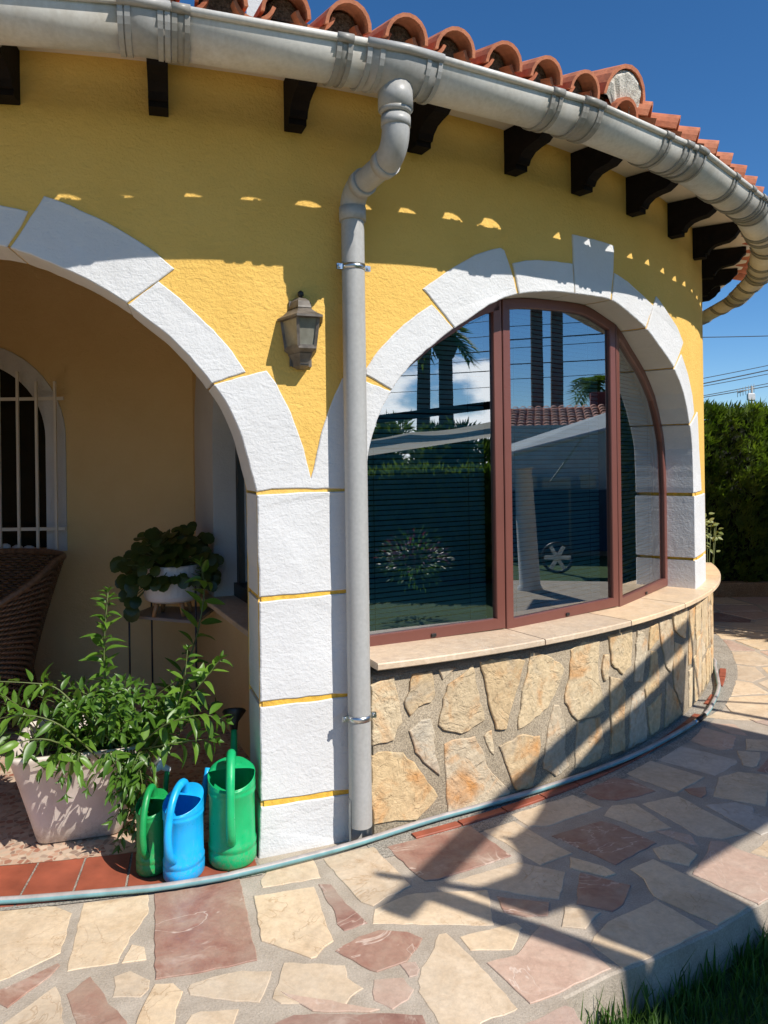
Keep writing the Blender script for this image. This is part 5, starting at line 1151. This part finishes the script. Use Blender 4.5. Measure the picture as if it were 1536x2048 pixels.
# grass along the kerb
gr = random.Random(8); mb = MB()
def kerb_y(x):
    pts = sorted(SL_E)
    return interp(pts, x)
SL_E = [(p[0], p[1]) for p in KERB[:8]]
cntg = 0
while cntg < 15000:
    x = gr.uniform(.50, 2.5); y = gr.uniform(1.55, 3.25)
    if inside(SL, x, y): continue
    # nearer the kerb the unmown blades stand taller
    dist = min(math.hypot(x - (a[0] + (b[0] - a[0]) * t), y - (a[1] + (b[1] - a[1]) * t)) for a, b in zip(KERB[:-1], KERB[1:]) for t in (0, .25, .5, .75, 1))
    if dist < .008: continue
    h = gr.uniform(.03, .07) + (.075 * gr.random() ** 2.2 if dist < .22 else 0) * max(0, 1 - dist / .22) * 1.3 + .0
    a = gr.uniform(0, 2 * math.pi); d = Vector((math.cos(a), math.sin(a), 0)); s = Vector((-d.y, d.x, 0)) * gr.uniform(.0014, .0032) * (1.6 if h > .09 else 1)
    le = gr.uniform(.1, .75) * h; p = Vector((x, y, -.152))
    q = p + Vector((0, 0, h * .55)) + d * le * .25; e = p + Vector((0, 0, h)) + d * le
    mb.add([p - s, p + s, q + s * .8, q - s * .8, e], [(0, 1, 2, 3), (3, 2, 4)], 0, True); cntg += 1
gs = stuff(mb.build('grass', M_grass, recalc=False)); tag(gs, 'uncut green grass along the kerb of the terrace', 'grass')
# ------------------------------------------------------------------ sun sail frame that throws the shade on the terrace
ZS = 3.2
frame_ = thing('sun_pergola', 'dark timber pergola with posts carrying the shade cloth', 'pergola', (4.16, 3.02, 0))
MB().tube([(4.16, 3.02, -.02), (4.16, 3.02, ZS + .1)], .025, 8).build('post', M_wood, frame_)
MB().bar((3.95, 3.10, ZS), (2.47, .68, ZS), .092, .05).build('beam', M_wood, frame_)
MB().bar((2.39, .955, ZS - .03), (2.80, .83, ZS - .03), .032, .03).build('batten', M_wood, frame_)
MB().bar((2.56, .84, ZS - .045), (3.42, .26, ZS - .045), .085, .05).build('rafter', M_wood, frame_)
MB().bar((3.94, 3.09, ZS + .02), (4.16, 3.02, ZS + .05), .03, .03).build('bracket', M_wood, frame_)
MB().tube([(5.9, 2.6, -.15), (5.9, 2.6, ZS + .1)], .03, 8).build('post', M_wood, frame_)
MB().bar((4.16, 3.02, ZS + .03), (5.9, 2.6, ZS + .05), .02, .03).build('rail', M_wood, frame_)
sail = [(3.97, 3.01), (3.75, 2.63), (3.63, 2.43), (3.5, 2.24), (3.39, 2.11), (3.34, 1.99), (3.24, 1.79), (3.13, 1.64), (3.09, 1.51), (3.02, 1.37), (2.92, 1.25), (2.86, 1.255), (2.9, 1.22), (2.92, 1.1), (2.91, 1.03), (2.88, .97), (2.78, .91), (2.71, .875), (2.66, .88), (2.77, .79), (2.92, .69), (3.06, .76), (3.08, .58), (3.22, .47), (3.36, .18), (4.3, .0), (4.6, .5), (3.66, .74), (3.53, .95), (4.02, 1.33), (5.0, 2.05), (4.95, 2.1), (4.54, 2.37), (4.27, 2.63)]
sc = prism(sail, lambda u, v, h: Vector((u, v, ZS - .06 + h)), -.003, 0, .001).build('shade_cloth', M_cloth); tag(sc, 'cream shade cloth stretched under the timber frame', 'shade cloth')
sc2 = prism([(5.95, 1.75), (7.9, 1.95), (7.75, 2.85), (6.3, 2.75)], lambda u, v, h: Vector((u, v, ZS - .1 + h)), -.003, 0, .001).build('shade_cloth', M_cloth); tag(sc2, 'smaller unseen cream cloth added to shade the terrace farther out', 'shade cloth')  # out of view, added to darken the paving mirrored in the middle pane
# ------------------------------------------------------------------ tall cypresses on the right-hand boundary
tr = thing('cypress_row', 'tall dense cypress row along the right boundary', 'hedge', (5.4, 7.0, 0))
ca, cb = Vector((4.42, 5.65, 0)), Vector((6.7, 8.7, 0)); dv = (cb - ca)
def row_pt():
    u = hr.random(); p = ca + dv * u; n_ = Vector((dv.y, -dv.x, 0)).normalized(); o = hr.uniform(-.25, .25)
    z = hr.uniform(0, 1) ** .8 * (3.2 + .35 * math.sin(u * 17) + .2 * math.sin(u * 41)); return p + n_ * o + Vector((0, 0, z)), n_ * (1 if o > 0 else -1)
mb = MB(); sprays(mb, 5200, row_pt, (.2, .38)); stuff(mb.build('foliage', M_cypress, tr, recalc=False))
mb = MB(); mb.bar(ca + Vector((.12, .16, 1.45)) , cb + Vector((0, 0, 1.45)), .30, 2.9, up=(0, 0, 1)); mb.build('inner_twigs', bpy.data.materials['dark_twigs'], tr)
for u in (.05, .3, .55, .8, .98): q = ca + dv * u; MB().tube([q, q + Vector((0, 0, 1.5))], [.06, .04], 6).build('trunk', M_bark, tr)
# ------------------------------------------------------------------ aerial, overhead cables
an = at(1504, 812, 22); aer = thing('tv_aerial', 'small television aerial on a mast above the hedge', 'aerial', (an.x, an.y, 0))
MB().tube([(an.x, an.y, -.1), (an.x, an.y, at(1504, 772, 22).z)], .03, 6).build('mast', M_clip, aer)
p, q = at(1475, 786, 22), at(1508, 776, 22); g = MB(); g.tube([p, q], .015, 5)
for i in range(7): c = p.lerp(q, i / 6); g.tube([c - Vector((0, 0, .12)), c + Vector((0, 0, .12))], .008, 4)
g.build('boom', M_clip, aer)
c = at(1502, 794, 22); MB().box(tuple(c), (.20, .1, .22), ch=.03).build('amplifier', M_white, aer)
def cable(p, q, sag, r_, label, grp='overhead cables across the sky'):
    p, q = Vector(p), Vector(q); pts = [p.lerp(q, i / 20) - Vector((0, 0, sag * 4 * (i / 20) * (1 - i / 20))) for i in range(21)]
    tag(MB().tube(pts, r_, 5).build('overhead_cable', M_cable), label, 'cable', grp)
for (x0_, y0_, x1_, y1_), r_, lb in (((1350, 675, 1620, 669), .014, 'single black cable just below the gutter end, topmost of the overhead lines'), ((1330, 771, 1620, 713), .012, 'thin cable high over the hedge, second overhead line'), ((1330, 782, 1620, 722), .018, 'thicker cable over the hedge, third overhead line'), ((1330, 786, 1620, 731), .012, 'thin cable over the hedge, fourth overhead line'), ((1330, 805, 1620, 750), .012, 'thin cable low over the hedge, fifth overhead line'), ((1330, 807, 1620, 757), .014, 'lowest overhead cable above the hedge')):
    cable(at(x0_, y0_, 24), at(x1_, y1_, 26), .02, r_, lb)
# ------------------------------------------------------------------ what the glass mirrors: the garden to the right
for i, (z0, z1, lb) in enumerate(((4.0, 4.2, 'lowest'), (4.7, 4.6, 'second'), (5.0, 5.3, 'third'), (5.35, 5.55, 'fourth'), (6.0, 5.9, 'fifth'), (6.5, 6.6, 'highest'))):
    cable((23.5, -16, z0 + .5), (23.5, 14, z1 + .5), .3, (.012, .02, .012, .024, .013, .012)[i], lb + ' of the garden power cables mirrored in the bay window', 'power cables mirrored in the bay window')
def palm(x, y, h, r_, label, lean=0.0, crown=True):
    t = thing('palm_tree', label, 'palm tree', (x, y, -.15), 'palm trees mirrored in the bay window')
    pts = [(x + lean * (i / 14) ** 1.5, y + lean * .5 * (i / 14), -.15 + h * i / 14) for i in range(15)]
    MB().tube(pts, [r_ * (1.25 if i == 0 else 1 - .015 * i) * (1 + .04 * (i % 2)) for i in range(15)], 12).build('trunk', M_bark, t)
    if crown:
        top = Vector(pts[-1]); mb = MB()
        MB().tube([top - Vector((0, 0, 1.0)), top - Vector((0, 0, .5)), top], [r_, r_ * 1.7, r_ * 1.1], 12).build('crownshaft', M_bark, t)
        for k in range(26):
            a = hr.uniform(0, 6.28); e = hr.uniform(-.5, 1.1); L_ = hr.uniform(.8, 1.2) * (1.6 if h > 8 else 1)
            d = Vector((math.cos(a) * math.cos(e), math.sin(a) * math.cos(e), math.sin(e)))
            for s in range(9):
                q = top + d * (L_ * s / 9) - Vector((0, 0, .09 * (s / 3) ** 2)); sd_ = d.cross(Vector((0, 0, 1))).normalized()
                for w_ in (-1, 1): mb.add([q, q + sd_ * w_ * .5 + d * .35 - Vector((0, 0, .25)), q + d * .1], [(0, 1, 2)])
        stuff(mb.build('crown', M_cypress, t, recalc=False))
palm(22.84, -9.20, 12, .27, 'tall palm trunk left of the pair in the left pane', .3)
palm(21.6, -7.5, 6.4, .29, 'shorter palm with a bulging crown base in the left pane', 0)
palm(26.8, 3.8, 14, .25, 'straight palm trunk in the middle pane', 0)
palm(26.9, 4.5, 14, .25, 'leaning palm trunk in the middle pane', .25)
palm(31.1, 6.2, 5.0, .16, 'small fan palm beside the maroon chimney', 0)
# pine and shrubs beyond the garden
def tree(name, label, cat, x, y, h, w_, n, m_, low=.3):
    t = thing(name, label, cat, (x, y, -.15)); mb = MB()
    MB().tube([(x, y, -.15), (x + .1, y, h * .5), (x, y + .1, h * .8)], [.16, .11, .05], 8).build('trunk', M_bark, t)
    cl = [(Vector((hr.gauss(0, .42) * w_, hr.gauss(0, .42) * w_, h * hr.uniform(low, 1))), hr.uniform(.25, .5) * w_) for _ in range(16)]
    def f():
        c, r_ = hr.choice(cl); d = Vector((hr.gauss(0, 1), hr.gauss(0, 1), hr.gauss(0, .8))).normalized(); return Vector((x, y, 0)) + c + d * r_ * hr.uniform(.5, 1), d
    sprays(mb, n, f, (.22, .5)); stuff(mb.build('crown', m_, t, recalc=False))
tree('pine_tree', 'dark bushy pine in front of the mirrored palms', 'pine', 18.3, -6.2, 2.55, 1.15, 2600, M_cypress)
tree('pine_tree', 'second pine mirrored left of the palms', 'pine', 17.2, -7.9, 2.75, 1.1, 2400, M_cypress)
tree('pine_tree', 'low round pine mirrored beside the red-brown mullion', 'pine', 18.4, -3.6, 2.2, .7, 1200, M_cypress)
hd = thing('garden_hedge', 'long dark garden hedge mirrored in the left pane', 'hedge', (6.7, -.3, -.15))
def gh_pt():
    u = hr.random(); x = 5.6 + u * 1.75 + hr.uniform(-.12, .12); y = -2.6 + u * 4.6; return Vector((x, y, hr.uniform(-.1, 1.34))), Vector((-1, .1, .2))
mb = MB(); sprays(mb, 9000, gh_pt, (.16, .32)); stuff(mb.build('foliage', M_cypress, hd, recalc=False))
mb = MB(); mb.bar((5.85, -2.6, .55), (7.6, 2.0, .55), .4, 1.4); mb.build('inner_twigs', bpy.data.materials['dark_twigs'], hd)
for u in range(5): MB().tube([(5.9 + u * .38, -2.4 + u, -.15), (5.9 + u * .38, -2.4 + u, .5)], .05, 6).build('trunk', M_bark, hd)
# pergola with a slack cream canopy, seen in the left pane
pg = thing('pergola', 'dark pergola beams carrying a slack cream canopy, mirrored in the left pane', 'pergola', (10.6, -2.2, -.15))
MB().bar((10.1, -3.7, 2.38), (11.6, -.85, 2.72), .10, .16).build('beam', M_wood, pg)
for x, y, z in ((11.55, -.95, 2.65), (9.7, -4.45, 2.2)): MB().bar((x, y, -.15), (x, y, z), .12, .12).build('post', M_wood, pg)
g = MB(); rows_ = []
for i in range(25):
    u = i / 24; A1 = Vector((9.75, -3.75, 1.99)).lerp(Vector((11.5, -1.1, 2.36)), u); B1 = Vector((8.75, -3.35, 1.57)).lerp(Vector((10.6, -.7, 2.02)), u)
    rows_.append([A1.lerp(B1, j / 8) - Vector((0, 0, .05 * math.sin(math.pi * ((u * 2 + .1) % 1)) * (1 - j / 8) + .03 * math.sin(math.pi * j / 8))) for j in range(9)])
g.loft(rows_, False, 0, True); tag(g.build('canopy', M_canopy), 'slack cream canopy hanging below the mirrored pergola beam', 'canopy')
# neighbour's house with tiled roof
nb = thing('neighbour_house', 'low pale house with a red tiled roof mirrored in the middle pane', 'house', (22.5, 4.5, -.15))
MB().box((22.9, 5.5, 1.1), (5.0, 10.5, 2.5)).build('wall', M_white, nb)
g = MB()
for i in range(44):
    y = .1 + i * .25
    for s in range(8):
        a, b = Vector((19.6 + s * .37, y, 2.48 + s * .1)), Vector((19.6 + (s + 1) * .37 + .05, y, 2.48 + (s + 1) * .1 - .02))
        g.loft([[q + Vector((0, .11 * math.cos(math.pi * k / 6), .09 * math.sin(math.pi * k / 6) + (.02 if q is a else 0))) for k in range(7)] for q in (a, b)], False, 0, False)
nr = g.build('roof', M_terra2, nb); 
g = MB(); g.add([(19.5, 0, 2.44), (22.7, 0, 3.28), (22.7, 11.1, 3.28), (19.5, 11.1, 2.44)], [(0, 1, 2, 3)]); g.add([(22.7, 0, 3.28), (25.6, 0, 2.4), (25.6, 11.1, 2.4), (22.7, 11.1, 3.28)], [(0, 1, 2, 3)]); g.build('roof_deck', M_terra, nb)
MB().box((23.2, 5.85, 3.4), (.6, .62, .75), ch=.02).build('chimney', simple('maroon_render', (.16, .04, .035), .8), nb)
# awning, column, blue screen
aw = thing('awning', 'pale grey sloping awning with a white front bar, mirrored in the middle pane', 'awning', (9.3, 4.3, -.15))
M_awn = simple('grey_awning_cloth', (.42, .46, .47), .85, var=.1, scale=4)
g = MB(); g.add([(8.66, 3.50, 1.69), (9.27, 5.37, 2.13), (10.3, 5.2, 2.40), (9.7, 3.3, 1.78)], [(0, 1, 2, 3)]); g.build('fabric', M_awn, aw)
MB().tube([(8.63, 3.52, 1.66), (9.27, 5.37, 2.12)], .04, 10).build('front_bar', M_white, aw)
MB().tube([(9.05, 4.6, 1.92), (9.9, 4.1, 1.2)], .014, 6).build('arm', M_white, aw)
MB().box((11.3, 4.6, 1.0), (.1, 3.6, 2.4)).build('back_panel', simple('shaded_render', (.72, .68, .62), .9), aw)
for x, y, z in ((10.25, 5.15, 2.36), (9.7, 3.35, 1.76)): MB().bar((x, y, -.15), (x, y, z), .07, .07).build('post', M_clip, aw)
bs = thing('blue_screen', 'waist-high dark blue screen mirrored in the middle pane', 'screen', (10.5, 4.5, -.1))
M_bscr = simple('navy_mesh_screen', (.012, .055, .12), .7, var=.15)
for i in range(5):
    y = 3.0 + i * .72; MB().box((10.4 + .06 * i, y + .34, .50), (.02, .68, 1.06)).build('panel', M_bscr, bs); MB().bar((10.4 + .06 * i, y - .02, -.1), (10.4 + .06 * i, y - .02, 1.06), .04, .04).build('post', M_clip, bs)
cl = MB().tube([(6.18, 3.80, -.1), (6.18, 3.80, .02), (6.18, 3.80, .06), (6.14, 3.76, .9), (6.12, 3.74, 1.44), (6.12, 3.74, 1.47)], [.15, .15, .125, .115, .10, .13], 20)
tag(cl.build('white_column', M_white), 'round white column mirrored in the middle pane', 'column')
fl = thing('flowering_bush', 'small purple flowering bush mirrored low in the left pane', 'bush', (4.5, 1.0, -.15)); mb = MB(); mc = MB()
for k in range(520):
    d = Vector((hr.gauss(0, 1), hr.gauss(0, 1), hr.gauss(0, .8))).normalized(); p = Vector((4.5, 1.0, .48)) + Vector((d.x * .42, d.y * .42, d.z * .34)) * hr.uniform(.5, 1)
    m_ = leaf_matrix(p, d + Vector((0, 0, .3)), (0, 0, 1), hr.uniform(.04, .07)); me = LEAVES[k % 4]; (mc if (k % 3 == 0 and d.z > -.3) else mb).add([m_ @ v.co for v in me.vertices], [tuple(q.vertices) for q in me.polygons])
stuff(mb.build('foliage', M_leaf, fl, recalc=False)); stuff(mc.build('blossom', m_leaf('purple_blossom', (.16, .02, .12), (.32, .05, .22)), fl, recalc=False))
MB().tube([(4.5, 1.0, .25), (4.5, 1.0, .6)], .02, 6).build('stem', M_bark, fl)
for i, (y, h, wd) in enumerate(((3.75, .26, .22), (4.2, .22, .5), (4.75, .28, .26))):
    tag(MB().box((10.95, y, 1.03 + h / 2), (.3, wd, h), ch=.02).build('storage_box', M_cloth), ('small cream storage box at the left end under the mirrored awning', 'wide cream storage box in the middle under the mirrored awning', 'tall cream storage box at the right end under the mirrored awning')[i], 'box', 'cream boxes under the mirrored awning')
tag(MB().box((10.95, 4.25, .44), (.34, 1.7, 1.18), ch=.01).build('work_bench', simple('grey_bench', (.30, .29, .28), .8)), 'plain grey bench under the mirrored awning', 'bench')
wh = thing('spoked_wheel', 'spoked wheel leaning in front of the mirrored blue screen', 'wheel', (7.6, 4.15, 0))
ring = [Vector((7.6, 4.15 + .2 * math.cos(2 * math.pi * k / 24), .21 + .2 * math.sin(2 * math.pi * k / 24))) for k in range(25)]
MB().tube(ring, .022, 8).build('tyre', M_black, wh)
for k in range(6): a = math.pi * k / 3; MB().bar((7.6, 4.15, .21), (7.6, 4.15 + .18 * math.cos(a), .21 + .18 * math.sin(a)), .05, .02, up=(1, 0, 0)).build('spoke', M_wplast, wh)
MB().tube([(7.57, 4.15, .21), (7.63, 4.15, .21)], .035, 12).build('hub', M_wplast, wh)
print('objects', len(bpy.data.objects))
